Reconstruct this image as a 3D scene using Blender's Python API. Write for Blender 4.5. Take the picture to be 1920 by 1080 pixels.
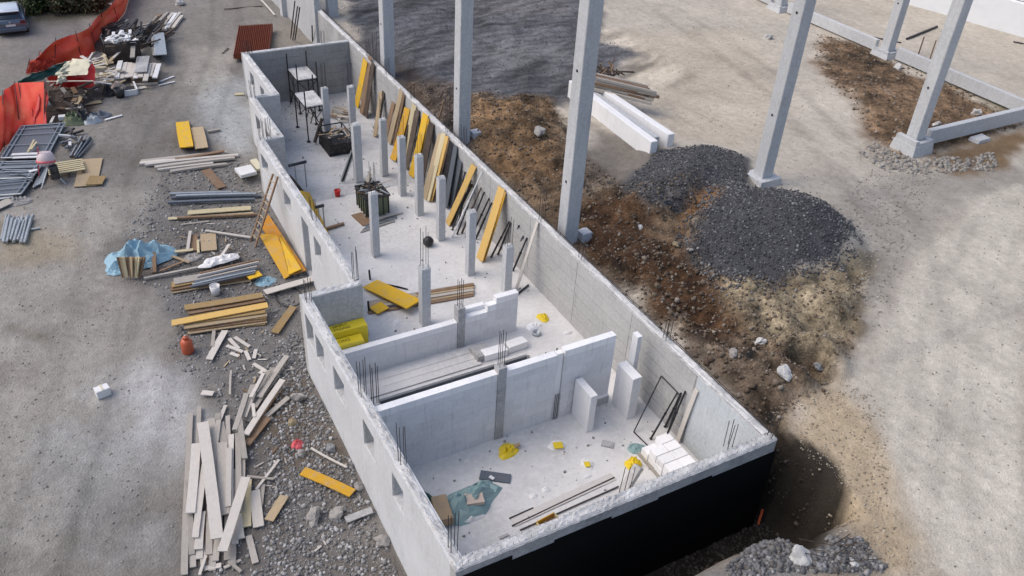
import bpy, math, random
import numpy as np
from mathutils import Vector, Matrix, noise as mn
R=math.radians
rng=random.Random(7); nr=np.random.RandomState(11)
S=bpy.context.scene; COL=S.collection
for o in list(bpy.data.objects): bpy.data.objects.remove(o)
# ---------------------------------------------------------------- camera
F,PITCH,ROLL,YAW,CH=1629.8,.61327,.063985,.53226,20.0
fwd=Vector((math.sin(YAW)*math.cos(PITCH),math.cos(YAW)*math.cos(PITCH),-math.sin(PITCH)))
r0=Vector((math.cos(YAW),-math.sin(YAW),0)); u0=r0.cross(fwd)
rt=math.cos(ROLL)*r0+math.sin(ROLL)*u0; up=-math.sin(ROLL)*r0+math.cos(ROLL)*u0
cd=bpy.data.cameras.new('camera'); cam=bpy.data.objects.new('camera',cd); COL.objects.link(cam)
cam.matrix_world=Matrix(((rt.x,up.x,-fwd.x,0),(rt.y,up.y,-fwd.y,0),(rt.z,up.z,-fwd.z,CH),(0,0,0,1)))
cd.sensor_width=36; cd.lens=36*F/1920; cd.clip_end=2000; cd.clip_start=.1
S.camera=cam
# ---------------------------------------------------------------- light
SUN_EL,SUN_AZ=52,-62          # azimuth from +Y towards +X
w=bpy.data.worlds.new('World'); S.world=w; w.use_nodes=True
nt=w.node_tree; bg=nt.nodes['Background']; sky=nt.nodes.new('ShaderNodeTexSky')
sky.sky_type='NISHITA'; sky.sun_disc=False; sky.sun_elevation=R(SUN_EL); sky.sun_rotation=R(SUN_AZ)
sky.air_density=1.0; sky.dust_density=4.0; sky.ozone_density=1.0
nt.links.new(sky.outputs[0],bg.inputs[0]); bg.inputs[1].default_value=.15
sd=bpy.data.lights.new('sun','SUN'); sd.energy=.65; sd.angle=R(55); sd.color=(1,.97,.93)
sun=bpy.data.objects.new('sun',sd); COL.objects.link(sun)
sv=Vector((math.sin(R(SUN_AZ))*math.cos(R(SUN_EL)),math.cos(R(SUN_AZ))*math.cos(R(SUN_EL)),math.sin(R(SUN_EL))))
sun.rotation_euler=sv.to_track_quat('Z','Y').to_euler(); sun.location=(-30,20,60)
S.view_settings.view_transform='Standard'; S.view_settings.look='None'; S.view_settings.gamma=1
S.view_settings.exposure=0.33; S.view_settings.use_curve_mapping=False
# ---------------------------------------------------------------- pixel -> world (surveying helper: meets real planes / the terrain)
C0=Vector((0,0,CH))
def ray(x,y): return (fwd*F+rt*(x-960)-up*(y-540)).normalized()
def at(x,y,z=0.):
    d=ray(x,y); return C0+d*((z-CH)/d.z)
def atX(x,y,X):
    d=ray(x,y); return C0+d*(X/d.x)
def atY(x,y,Y):
    d=ray(x,y); return C0+d*(Y/d.y)
def sstep(a,b,x):
    t=np.clip((x-a)/(b-a),0,1); return t*t*(3-2*t)
# ---------------------------------------------------------------- terrain function
def vnoise(x,y,seed=0):
    xi=np.floor(x).astype(int); yi=np.floor(y).astype(int); fx=x-xi; fy=y-yi
    fx=fx*fx*(3-2*fx); fy=fy*fy*(3-2*fy)
    def h(a,b):
        n=(a*374761393+b*668265263+seed*974711)&0x7fffffff
        n=((n^(n>>13))*1274126177)&0x7fffffff
        return ((n^(n>>16))&0xffff)/65535.
    return (h(xi,yi)*(1-fx)+h(xi+1,yi)*fx)*(1-fy)+(h(xi,yi+1)*(1-fx)+h(xi+1,yi+1)*fx)*fy
def fbm(x,y,sc,oc=4,seed=0):
    s=0;a=.5
    for i in range(oc):
        s=s+a*vnoise(x*sc*2**i+17.3*i,y*sc*2**i-9.1*i,seed+i); a*=.5
    return s-.47
X1,X2,X3,X4,XR,YF,YB=9.45,8.32,7.48,5.69,15.66,11.41,45.6   # outer faces
TH=.31; XI=XR-TH; WT=2.9
def polydist(poly,x,y):
    """signed distance (negative inside) to polygon in world XY"""
    n=len(poly); d=np.full(x.shape,1e9); ins=np.zeros(x.shape,bool)
    for i in range(n):
        ax,ay=poly[i]; bx,by=poly[(i+1)%n]
        ex,ey=bx-ax,by-ay; L=ex*ex+ey*ey+1e-9
        t=np.clip(((x-ax)*ex+(y-ay)*ey)/L,0,1)
        d=np.minimum(d,np.hypot(x-ax-t*ex,y-ay-t*ey))
        c=((ay>y)!=(by>y))&(x<(bx-ax)*(y-ay)/(by-ay+1e-12)+ax)
        ins^=c
    return np.where(ins,-d,d)
def wp(pts,z): return [tuple(at(px,py,z)[:2]) for px,py in pts]
SOIL=wp([(735,140),(880,180),(1040,190),(1105,310),(1180,360),(1310,350),(1330,500),(1440,535),(1560,520),(1625,520),(1610,640),(1570,700),(1500,760),(1470,830),(1300,640),(1100,480),(850,250)],2.2)
def hz(x,y):
    x=np.asarray(x,float); y=np.asarray(y,float)
    left=np.interp(y,[8,12,15,18,21,24,28,33,36,45,90],[-1.2,-1.05,-.93,-.7,-.45,-.38,-.3,.1,.35,.6,.6])
    left=left+.10*fbm(x,y,.35,4,3)+.05*fbm(x,y,1.6,3,5)*sstep(4.5,0,np.abs(x-4.5))
    sd_=polydist(SOIL,x,y)
    right=2.3-.55*sstep(3.0,0,x-XR)*sstep(52,46,y)*sstep(10.8,13.5,y)+.10*fbm(x,y,.3,4,8)
    soil=sstep(.6,-.8,sd_)
    rid=1-np.abs(2*(fbm(x*1.1+y*.5,y*.9-x*.3,.75,4,23)+.47)-1)
    right=right+soil*(.85*fbm(x,y,.5,5,21)+.75*(rid-.62)+.32*fbm(x,y,1.9,4,25))
    yd=sstep(17,19,x)*sstep(33,31,x)*sstep(33,37,y)*sstep(64,56,y)
    ur=x*.92+y*.38; vr=-x*.38+y*.92
    right=right+yd*(.30*fbm(ur*.45,vr*.95,1.,4,27)+.26*fbm(x,y,1.2,4,28))
    right=right-.65*np.exp(-((np.hypot((x-18.6)/1.2,(y-17.8)/2.4)))**2)-.4*np.exp(-((np.hypot((x-19.8)/1.1,(y-22.0)/1.2)))**2)
    def mound(cx,cy,rx,ry,h,seed):
        q=np.hypot((x-cx)/rx,(y-cy)/ry)+.34*fbm(x,y,.7,4,seed)
        return h*np.clip(1-q,0,1)**.8+h*.0
    right=right+mound(24.2,20.6,3.7,3.7,1.55,31)+mound(25.6,19.6,1.8,1.6,.35,32)+mound(24.4,26.2,3.9,2.9,.85,33)+mound(23.2,25.2,1.5,1.2,.3,34)+mound(20.0,24.6,1.8,1.8,.35,35)
    right=right+mound(19.3,33.0,2.4,2.6,.6,37)+mound(38.5,29.5,4.5,3.5,.35,39)+mound(14.5,7.6,1.6,.8,.22,41)
    hole=np.hypot((x-19.5)/.75,(y-13.9)/.85)
    right=right-1.0*sstep(1.15,.45,hole)+.18*np.exp(-((hole-1.35)/.3)**2)
    # dark hummocks behind the wall near the far columns
    right=right+.35*sstep(3,0,np.abs(x-18))*sstep(34,40,y)*fbm(x,y,.9,4,45)
    # building interior
    xl=np.where(y>40.0,X1+.15,np.where(y>35.5,X2+.15,np.where(y>23.4,X3+.15,X4+.15)))
    front=np.interp(x,[5,8,30],[-.9,-.75,-.75])
    z=np.where(x<xl,left,np.where(x>XR-.12,right,-.6))
    beyond=(y>YB+.15)&(x>=xl)&(x<=XR-.12)
    z=np.where(beyond,.6+.25*fbm(x,y,.6,4,51),z)
    # excavation along the front wall and round its right corner
    dx=np.maximum(0,x-16.25); dy=np.maximum(0,np.where(x>14.0,9.9,10.75)-y); dyb=np.maximum(0,y-11.9)
    s=np.hypot(dx*4.2,dy*np.where(x>14.9,1.35,1.))+.22*fbm(x,y,1.1,4,61)+dyb*1.2*(x>XR-.12)
    fr=-.8+3.0*sstep(0,1.75,s)+.08*fbm(x,y,1.5,3,63)
    infront=(y<11.55)&(x>3.5)|((x>XR-.12)&(y<13.2))
    z=np.where(infront,np.minimum(fr, np.where(x>XR-.12,right,2.2)),z)
    bl=sstep(9.0,5.0,x)*(y<11.55)
    z=np.where((y<11.55)&(x<9),z*(1-bl)+left*bl,z)
    return z
def G(px,py,dz=0.):
    d=ray(px,py); t=15/(-d.z)
    # march
    lo=None
    ts=np.linspace(14/(-d.z),22.5/(-d.z),160)
    xs=d.x*ts; ys=d.y*ts; zs=CH+d.z*ts
    f=zs-(hz(xs,ys)+dz)
    i=np.argmax(f<0)
    i=max(i,1); a,b=f[i-1],f[i]; k=a/(a-b+1e-9); t=ts[i-1]+(ts[i]-ts[i-1])*k
    return C0+d*float(t)
def gz(p): return float(hz(np.array([p[0]]),np.array([p[1]]))[0])
# ---------------------------------------------------------------- materials
def newmat(name):
    m=bpy.data.materials.new(name); m.use_nodes=True
    return m,m.node_tree,m.node_tree.nodes['Principled BSDF']
def N(nt,t,**k):
    n=nt.nodes.new(t)
    for a,b in k.items(): setattr(n,a,b)
    return n
def mix(nt,fac,a,b,mode='MIX'):
    n=N(nt,'ShaderNodeMix',data_type='RGBA',blend_type=mode)
    for s,v in ((n.inputs[0],fac),(n.inputs[6],a),(n.inputs[7],b)):
        if hasattr(v,'is_output'): nt.links.new(v,s)
        elif isinstance(v,(int,float)): s.default_value=v
        else: s.default_value=(*v[:3],1)
    return n.outputs[2]
def ramp(nt,fac,a,b,ca=(0,0,0),cb=(1,1,1)):
    n=N(nt,'ShaderNodeValToRGB'); e=n.color_ramp.elements
    e[0].position=a; e[1].position=b; e[0].color=(*ca,1); e[1].color=(*cb,1)
    nt.links.new(fac,n.inputs[0]); return n.outputs[0]
def tex(nt,vec,scale,detail=6,rough=.6,dist=0.):
    n=N(nt,'ShaderNodeTexNoise'); n.inputs['Scale'].default_value=scale; n.inputs['Detail'].default_value=detail
    n.inputs['Roughness'].default_value=rough; n.inputs['Distortion'].default_value=dist
    nt.links.new(vec,n.inputs['Vector']); return n.outputs[0]
def mapping(nt,src,sc):
    m=N(nt,'ShaderNodeMapping'); m.inputs['Scale'].default_value=sc; nt.links.new(src,m.inputs[0]); return m.outputs[0]
def bump(nt,bs,h,st=.3,dist=.02):
    b=N(nt,'ShaderNodeBump'); b.inputs['Strength'].default_value=st; b.inputs['Distance'].default_value=dist
    nt.links.new(h,b.inputs['Height']); nt.links.new(b.outputs[0],bs.inputs['Normal'])
def jitter(nt,col,amt):
    oi=N(nt,'ShaderNodeObjectInfo'); mr=N(nt,'ShaderNodeMapRange')
    mr.inputs[3].default_value=1-amt; mr.inputs[4].default_value=1+amt
    nt.links.new(oi.outputs['Random'],mr.inputs[0])
    hs=N(nt,'ShaderNodeHueSaturation'); nt.links.new(mr.outputs[0],hs.inputs['Value']); nt.links.new(col,hs.inputs['Color'])
    return hs.outputs[0]
def world_pos(nt): return N(nt,'ShaderNodeNewGeometry').outputs['Position']
def concrete(name,c,dark=.6,rough=.85,st=.35,scale=1.,fine=1.18):
    m,nt,b=newmat(name); v=world_pos(nt)
    n1=tex(nt,v,.7*scale,6,.65,.4); n2=tex(nt,v,9*scale,6,.7)
    c2=tuple(x*dark for x in c)
    col=mix(nt,ramp(nt,n1,.38,.66),c2,c)
    col=mix(nt,ramp(nt,n2,.45,.75),col,tuple(min(.85,x*fine) for x in c))
    st3=tex(nt,mapping(nt,v,(5,5,.5)),1.6,4,.6); col=mix(nt,ramp(nt,st3,.56,.72,(0,0,0),(.45,.45,.45)),col,tuple(x*.62 for x in c))
    col=jitter(nt,col,.05)
    nt.links.new(col,b.inputs['Base Color']); b.inputs['Roughness'].default_value=rough
    bump(nt,b,n2,st,.02); return m
def wood(name,c,dark=.55,jit=.22,dirt=.25,grain=1.):
    m,nt,b=newmat(name); tc=N(nt,'ShaderNodeTexCoord')
    g=tex(nt,mapping(nt,tc.outputs['UV'],(1.5,28,1)),3,6,.65,.6)
    col=mix(nt,ramp(nt,g,.35,.68),tuple(x*dark for x in c),c)
    d=tex(nt,world_pos(nt),3.5,6,.7); col=mix(nt,ramp(nt,d,.5,.72,(0,0,0),(dirt*2,)*3),col,(.30,.285,.26))
    col=jitter(nt,col,jit)
    nt.links.new(col,b.inputs['Base Color']); b.inputs['Roughness'].default_value=.8
    bump(nt,b,g,.35,.01); return m
def plain(name,c,rough=.6,metal=0.,dirt=.3,sc=4.,jit=.08,dc=(.2,.19,.18),spec=None):
    m,nt,b=newmat(name); v=world_pos(nt)
    d=tex(nt,v,sc,6,.7); col=mix(nt,ramp(nt,d,.48,.75,(0,0,0),(dirt*1.6,)*3),c,dc)
    col=jitter(nt,col,jit); nt.links.new(col,b.inputs['Base Color'])
    b.inputs['Roughness'].default_value=rough; b.inputs['Metallic'].default_value=metal
    if spec is not None: b.inputs['Specular IOR Level'].default_value=spec
    bump(nt,b,d,.2,.02); return m
M={}
M['conc']=concrete('cast_concrete',(.44,.44,.44))
M['conc_dk']=concrete('pale_cast_concrete',(.53,.525,.515),.78)  # paler cast concrete for piers, window reveals, pilaster and grey panels
M['precast']=concrete('precast_concrete',(.50,.515,.53),.88,.7,.12)
M['cap']=concrete('rough_cement_top',(.66,.66,.655),.58,.95,1.0,3.,1.08)
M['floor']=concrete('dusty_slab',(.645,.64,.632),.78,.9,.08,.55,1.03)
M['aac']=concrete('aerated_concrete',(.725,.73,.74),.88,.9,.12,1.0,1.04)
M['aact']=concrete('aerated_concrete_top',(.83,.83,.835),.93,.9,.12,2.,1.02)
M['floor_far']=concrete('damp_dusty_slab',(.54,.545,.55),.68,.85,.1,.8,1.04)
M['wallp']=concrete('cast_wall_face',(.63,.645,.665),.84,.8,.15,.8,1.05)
M['blue_conc']=concrete('pale_bluish_render',(.50,.535,.555),.86,.8,.15)
M['wood_grey']=wood('weathered_wood',(.46,.425,.38),.68,.18,.18)
M['wood_pale']=wood('pale_wood',(.62,.58,.53),.82,.12,.1)
M['wood_dusty']=wood('dusty_wood',(.60,.575,.55),.88,.05,.1)
M['wood_tan']=wood('tan_wood',(.50,.385,.24),.65,.14,.22)
M['wood_och']=wood('ochre_wood',(.40,.27,.115),.62,.16,.2)
M['wood_brown']=wood('brown_wood',(.27,.17,.10),.6,.18,.2)
M['wood_dark']=wood('dark_wet_wood',(.085,.06,.045),.6,.25,.12)
M['wood_cream']=wood('cream_wood',(.60,.52,.33),.8,.1,.1)
M['yellow']=wood('yellow_formwork_board',(.80,.48,.02),.78,.1,.26)
M['amber']=wood('amber_formwork_board',(.66,.36,.02),.7,.12,.3)
M['orange']=wood('orange_formwork_board',(.62,.27,.02),.7,.08,.3)
M['gold']=wood('gold_formwork_board',(.66,.43,.13),.8,.1,.14)
M['steel']=plain('dark_steel',(.035,.035,.04),.55,.6,.2)
M['rebar']=plain('rebar_steel',(.05,.042,.04),.7,.3,.2)
M['galv']=plain('galvanised_steel',(.42,.45,.47),.4,.6,.3)
M['bluesteel']=plain('blue_grey_steel',(.13,.15,.18),.55,.4,.35)
M['black']=plain('black_bitumen',(.004,.004,.0045),.85,0,.0,4.,0,(.02,.02,.02),.15)
M['blackplastic']=plain('black_plastic',(.015,.015,.018),.45)
M['white']=plain('white_plastic',(.72,.72,.72),.5,0,.15)
M['whitewall']=plain('white_hall_cladding',(.78,.80,.82),.5,0,.05,1.)
M['cream']=plain('cream_foam',(.66,.62,.46),.8,0,.2)
M['rust']=plain('rust_red_sheet',(.19,.045,.02),.6,.2,.25,5.,.1,(.08,.03,.02))
M['red']=plain('red_plastic',(.60,.012,.012),.5,0,.15)
M['brightred']=plain('bright_red_plastic_net',(.85,.11,.07),.6,0,.1)
M['redor']=plain('orange_red_plastic',(.50,.10,.04),.4,0,.15)
M['pink']=plain('pink_plastic',(.72,.12,.14),.5,0,.1)
M['yplastic']=plain('yellow_wrap',(.80,.62,.03),.35,0,.08,6.)
M['ybag']=plain('yellow_bag',(.74,.55,.02),.5,0,.1)
M['teal']=plain('pale_teal_tarpaulin',(.22,.34,.345),.6,0,.35,3.,.1,(.33,.36,.36))
M['blue']=plain('light_blue_tarpaulin',(.25,.42,.52),.55,0,.25,4.)
M['green']=plain('dark_green_tarpaulin',(.02,.10,.085),.6,0,.3)
M['binolive']=plain('olive_skip_paint',(.12,.15,.085),.6,.2,.4)
M['card']=plain('cardboard',(.42,.30,.18),.8,0,.2)
M['pinkcard']=plain('pale_pink_card',(.55,.45,.38),.8,0,.1)
M['rock']=concrete('pale_rock',(.38,.36,.34),.65,.9,.8,4.)
M['rock_y']=concrete('ochre_rock',(.36,.29,.18),.65,.9,.8,4.)
M['rock_g']=concrete('grey_rock',(.27,.28,.295),.65,.9,.8,4.)
M['rock_w']=concrete('white_rock',(.55,.545,.53),.7,.9,.8,4.)
M['carpaint']=plain('blue_grey_car_paint',(.13,.165,.22),.25,.6,.05)
M['carroof']=plain('pale_car_roof',(.55,.60,.66),.2,.3,.0)
M['glass']=plain('dark_car_glass',(.02,.035,.05),.08,0,.0,spec=.8)
M['tail']=plain('tail_light',(.10,.01,.012),.2,0,0)
M['tyre']=plain('rubber',(.02,.02,.02),.8,0,.1)
M['ink']=plain('dark_print',(.12,.09,.01),.6,0,0)
M['mix_drum']=plain('pale_pink_drum_paint',(.62,.52,.53),.5,0,.25)
def netmat():
    m,nt,b=newmat('orange_red_netting'); tc=N(nt,'ShaderNodeTexCoord')
    br=N(nt,'ShaderNodeTexBrick'); br.offset=0; br.inputs['Scale'].default_value=1
    br.inputs['Brick Width'].default_value=.09; br.inputs['Row Height'].default_value=.07; br.inputs['Mortar Size'].default_value=.036
    nt.links.new(tc.outputs['UV'],br.inputs['Vector'])
    b.inputs['Roughness'].default_value=.5
    n=tex(nt,world_pos(nt),.8,4,.6); col=mix(nt,ramp(nt,n,.4,.65),(.85,.045,.018),(.95,.15,.06)); nt.links.new(col,b.inputs['Base Color'])
    tr=N(nt,'ShaderNodeBsdfTransparent'); mx=N(nt,'ShaderNodeMixShader')
    nt.links.new(br.outputs['Fac'],mx.inputs[0]); nt.links.new(tr.outputs[0],mx.inputs[1]); nt.links.new(b.outputs[0],mx.inputs[2])
    nt.links.new(mx.outputs[0],nt.nodes['Material Output'].inputs['Surface']); return m
M['net']=netmat()
def stonemat(name,cols,r=.9):
    m,nt,b=newmat(name); g=N(nt,'ShaderNodeNewGeometry')
    cr=N(nt,'ShaderNodeValToRGB'); el=cr.color_ramp.elements
    while len(el)<len(cols): el.new(.5)
    for i,c in enumerate(cols): el[i].position=i/(len(cols)-1); el[i].color=(*c,1)
    nt.links.new(g.outputs['Random Per Island'],cr.inputs[0])
    n=tex(nt,g.outputs['Position'],25,4,.6); col=mix(nt,ramp(nt,n,.3,.7,(.7,)*3,(1.1,)*3),(0,0,0),cr.outputs[0])
    nt.links.new(col,b.inputs['Base Color']); b.inputs['Roughness'].default_value=r; return m
M['st_grey']=stonemat('grey_rubble_stone',[(.14,.138,.138),(.25,.248,.25),(.19,.185,.18),(.34,.335,.33),(.52,.515,.51)])
M['st_dark']=stonemat('dark_gravel_stone',[(.035,.036,.041),(.070,.071,.079),(.052,.053,.06),(.11,.113,.12),(.26,.265,.27)])
M['st_tan']=stonemat('tan_chipping',[(.30,.25,.18),(.42,.36,.27),(.22,.18,.13),(.50,.45,.37)])
M['st_pit']=stonemat('dark_pit_clod',[(.03,.024,.018),(.06,.05,.04),(.045,.037,.03),(.10,.085,.07)])  # dark stone tones matched to the near-black pit ground
M['st_yard']=stonemat('yard_stone',[(.06,.06,.065),(.10,.10,.11),(.16,.16,.165)])
M['st_mix']=stonemat('mixed_rubble_stone',[(.06,.06,.065),(.12,.12,.125),(.20,.20,.20),(.10,.09,.08),(.34,.335,.33)])
M['st_brown']=stonemat('soil_clod',[(.09,.062,.04),(.14,.10,.068),(.19,.15,.11),(.12,.088,.06),(.34,.30,.25)])
M['st_pale']=stonemat('pale_chipping',[(.20,.185,.165),(.34,.32,.29),(.27,.25,.22),(.42,.40,.37)])
def leafmat(name,a,b_):
    m,nt,b=newmat(name); g=N(nt,'ShaderNodeNewGeometry')
    col=ramp(nt,g.outputs['Random Per Island'],0,1,a,b_); nt.links.new(col,b.inputs['Base Color'])
    b.inputs['Roughness'].default_value=.6; return m
M['leaf']=leafmat('green_leaves',(.012,.028,.006),(.07,.11,.025))
M['leafd']=leafmat('brown_green_leaves',(.015,.02,.008),(.08,.075,.03))
# ---------------------------------------------------------------- mesh builder
WL={}
def tag(o,label=None,cat=None,group=None,kind=None):
    if label: o['label']=label
    if cat: o['category']=cat
    if group: o['group']=group
    if kind: o['kind']=kind
    return o
def thing(name,label,cat,loc,group=None):
    o=bpy.data.objects.new(name,None); COL.objects.link(o); o.location=loc; o.empty_display_size=.2
    WL[o.name]=Vector(loc); return tag(o,label,cat,group)
class MB:
    def __init__(s): s.v=[];s.f=[];s.uv=[]
    def add(s,vs,fs,uvs=None):
        n=len(s.v); s.v+= [tuple(v) for v in vs]; s.f+=[tuple(i+n for i in f) for f in fs]
        s.uv+= list(uvs) if uvs else [(v[0],v[1]) for v in vs]
        return s
    def frame(s,c,ax,ay,az,hx,hy,hz_,taper=1.,jit=0.):
        c=Vector(c); off=rng.random()*50; vs=[];uv=[]
        for k in (-1,1):
            for j in (-1,1):
                for i in (-1,1):
                    tj=taper if k==1 else 1
                    p=c+ax*(i*hx*tj)+ay*(j*hy*tj)+az*(k*hz_)
                    if jit: p+=Vector([(rng.random()-.5)*jit for _ in range(3)])
                    vs.append(p); uv.append((off+i*hx,off+j*hy+k*hz_*.5))
        return s.add(vs,[(0,2,3,1),(4,5,7,6),(0,1,5,4),(2,6,7,3),(0,4,6,2),(1,3,7,5)],uv)
    def box(s,x0,x1,y0,y1,z0,z1,taper=1.,jit=0.):
        return s.frame(((x0+x1)/2,(y0+y1)/2,(z0+z1)/2),Vector((1,0,0)),Vector((0,1,0)),Vector((0,0,1)),abs(x1-x0)/2,abs(y1-y0)/2,abs(z1-z0)/2,taper,jit)
    def bar(s,p0,p1,w,t,wdir=None,warp=0.):
        p0=Vector(p0);p1=Vector(p1); d=(p1-p0); L=d.length; d/=L
        wd=Vector(wdir) if wdir else d.cross(Vector((0,0,1)))
        if wd.length<1e-3: wd=Vector((1,0,0))
        wd=(wd-d*wd.dot(d)).normalized(); nrm=wd.cross(d)
        return s.frame((p0+p1)/2,d,wd,nrm,L/2,w/2,t/2)
    def plank(s,p0,p1,w,t,wdir=None):
        p0=Vector(p0);p1=Vector(p1); d=(p1-p0); L=d.length; d/=L
        if L<.7: return s.bar(p0,p1,w,t,wdir)
        wd=Vector(wdir) if wdir else d.cross(Vector((0,0,1)))
        if wd.length<1e-3: wd=Vector((1,0,0))
        wd=(wd-d*wd.dot(d)).normalized(); nrm=wd.cross(d); n=5; bw=rng.gauss(0,.006)*L; bn=abs(rng.gauss(0,.005))*L; tw=rng.gauss(0,.05)
        off=rng.random()*50; vs=[];uv=[];fs=[]
        for i in range(n+1):
            q=i/n; c=p0.lerp(p1,q)+wd*(bw*4*q*(1-q))+nrm*(bn*4*q*(1-q)); a=tw*(q-.5); W=wd*math.cos(a)+nrm*math.sin(a); T=nrm*math.cos(a)-wd*math.sin(a)
            e=(rng.random()-.5)*.03 if i in(0,n) else 0
            for k,(u,v) in enumerate(((-1,-1),(1,-1),(1,1),(-1,1))):
                vs.append(c+W*(u*w/2)+T*(v*t/2)+d*(e*u)); uv.append((off+q*L,off+u*w/2+v*t/4))
        for i in range(n):
            for k in range(4): fs.append((i*4+k,i*4+(k+1)%4,i*4+4+(k+1)%4,i*4+4+k))
        fs+=[(3,2,1,0),(n*4,n*4+1,n*4+2,n*4+3)]
        return s.add(vs,fs,uv)
    def tube(s,p0,p1,r,n=6,r2=None,caps=True):
        p0=Vector(p0);p1=Vector(p1); d=(p1-p0).normalized(); a=d.cross(Vector((0,0,1)))
        if a.length<1e-3:a=Vector((1,0,0))
        a.normalize(); b=d.cross(a); r2=r if r2 is None else r2; vs=[]
        for p,rr in ((p0,r),(p1,r2)):
            for i in range(n):
                t=2*math.pi*i/n; vs.append(p+a*(rr*math.cos(t))+b*(rr*math.sin(t)))
        fs=[(i,(i+1)%n,n+(i+1)%n,n+i) for i in range(n)]
        if caps: fs+=[tuple(range(n-1,-1,-1)),tuple(range(n,2*n))]
        return s.add(vs,fs)
    def lathe(s,c,prof,n=14,axis=(0,0,1)):
        ax=Vector(axis).normalized(); a=ax.cross(Vector((0,1,.01))).normalized(); b=ax.cross(a); c=Vector(c); vs=[];fs=[]
        for r,h in prof:
            for i in range(n):
                t=2*math.pi*i/n; vs.append(c+ax*h+a*(r*math.cos(t))+b*(r*math.sin(t)))
        for k in range(len(prof)-1):
            for i in range(n): fs.append((k*n+i,k*n+(i+1)%n,(k+1)*n+(i+1)%n,(k+1)*n+i))
        fs.append(tuple(range(n-1,-1,-1))); fs.append(tuple((len(prof)-1)*n+i for i in range(n)))
        return s.add(vs,fs)
    def build(s,name,mat,parent=None,smooth=False,bevel=0.,mats=None):
        c=Vector([sum(v[i] for v in s.v)/len(s.v) for i in range(3)])
        me=bpy.data.meshes.new(name); me.from_pydata([tuple(Vector(v)-c) for v in s.v],[],s.f)
        uvl=me.uv_layers.new(name='UVMap')
        idx=np.empty(len(me.loops),int); me.loops.foreach_get('vertex_index',idx)
        uvl.data.foreach_set('uv',np.array(s.uv,float)[idx].ravel())
        me.materials.append(M[mat] if isinstance(mat,str) else mat)
        if smooth: me.polygons.foreach_set('use_smooth',[True]*len(me.polygons))
        o=bpy.data.objects.new(name,me); COL.objects.link(o)
        if parent is not None: o.parent=parent; o.location=c-WL[parent.name]
        else: o.location=c
        WL[o.name]=c
        if bevel:
            b=o.modifiers.new('bevel','BEVEL'); b.width=bevel; b.segments=1
        return o
def V3(*a): return Vector(a)
# ================================================================ GROUND
PAINT=[]
def paint(pts,z,col,soft=.8,amp=.8,alpha=1.): PAINT.append((wp(pts,z),np.array(col),soft,amp,alpha))
# right side
paint([(1540,60),(1920,90),(1920,1080),(1600,1080),(1640,700),(1640,560),(1560,420),(1480,300),(1480,100)],2.3,(.455,.415,.355),1.5,1.)
paint([(1130,60),(1400,60),(1480,250),(1380,290),(1250,260),(1180,150)],2.3,(.47,.415,.335),1.5,1.6,.8)
paint([(1560,380),(1690,330),(1920,310),(1920,345),(1820,370),(1700,480),(1650,600),(1600,690),(1590,480)],2.3,(.29,.275,.245),.7,.8,.8)
paint([(600,-180),(1160,-180),(1130,20),(1120,70),(1205,100),(1135,138),(1110,155),(1060,205),(950,220),(780,185),(680,110)],2.3,(.095,.096,.103),.5,.9)
paint([(880,-80),(1060,-60),(1070,25),(960,35),(860,25)],2.3,(.19,.182,.17),.8,1.2,.3)
paint([(880,60),(1060,90),(1060,140),(900,120)],2.3,(.15,.15,.155),.8,1.2,.7)
PAINT.append((SOIL,np.array((.135,.098,.066)),.5,1.2,1.))
paint([(735,120),(870,180),(880,260),(1000,420),(1060,470),(1100,500),(850,270)],2.0,(.075,.062,.055),.5,.8)
paint([(880,185),(1040,195),(1045,330),(960,330),(880,250)],2.4,(.165,.108,.062),.5,.8)
paint([(1110,230),(1180,260),(1320,330),(1250,370),(1130,350),(1090,400)],2.3,(.13,.115,.10),.5,.8,.8)
paint([(1080,380),(1160,380),(1330,520),(1420,620),(1330,660),(1200,540),(1090,460)],2.2,(.072,.040,.022),.5,1.1,.95)
paint([(1340,520),(1450,530),(1640,480),(1630,570),(1560,700),(1500,680),(1420,640)],2.3,(.20,.17,.12),.5,.7)
paint([(1280,600),(1440,640),(1490,770),(1450,800),(1330,690)],2.2,(.16,.125,.095),.5,1.)
paint([(1540,60),(1640,95),(1700,140),(1790,160),(1910,235),(1735,290),(1650,285),(1600,200),(1530,130)],2.3,(.17,.115,.072),.6,1.2)
paint([(1700,100),(1760,120),(1920,190),(1920,230),(1800,170)],2.3,(.17,.15,.10),.6,1.)
paint([(1750,290),(1920,240),(1920,300),(1800,330),(1740,310)],2.3,(.19,.13,.075),.5,1.)
paint([(1480,780),(1580,690),(1640,800),(1700,950),(1740,1080),(1540,1080),(1570,980),(1550,900),(1470,820)],2.3,(.42,.34,.235),.7,1.1)
paint([(1655,620),(1720,490),(1850,370),(1920,345),(1920,1080),(1780,1080),(1690,880),(1640,760)],2.3,(.51,.475,.41),.25,.3)
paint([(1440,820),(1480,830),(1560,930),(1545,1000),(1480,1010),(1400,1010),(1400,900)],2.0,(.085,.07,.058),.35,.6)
paint([(1380,1000),(1500,1000),(1560,1010),(1620,1080),(1200,1080),(1240,1050)],1.5,(.23,.20,.17),.5,.8)
paint([(1430,1030),(1500,1015),(1600,1030),(1640,1080),(1400,1080)],2.0,(.15,.155,.16),.4,.5)
paint([(1475,665),(1530,655),(1555,700),(1500,725),(1465,705)],2.3,(.06,.045,.035),.3,.4)
RIM=wp([(1265,430),(1330,345),(1440,335),(1550,370),(1625,450),(1580,530),(1450,565),(1340,550),(1275,490)],2.4)
G1=wp([(1300,400),(1360,360),(1440,350),(1520,380),(1590,440),(1560,500),(1450,535),(1370,520),(1300,470)],2.6)
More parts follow.
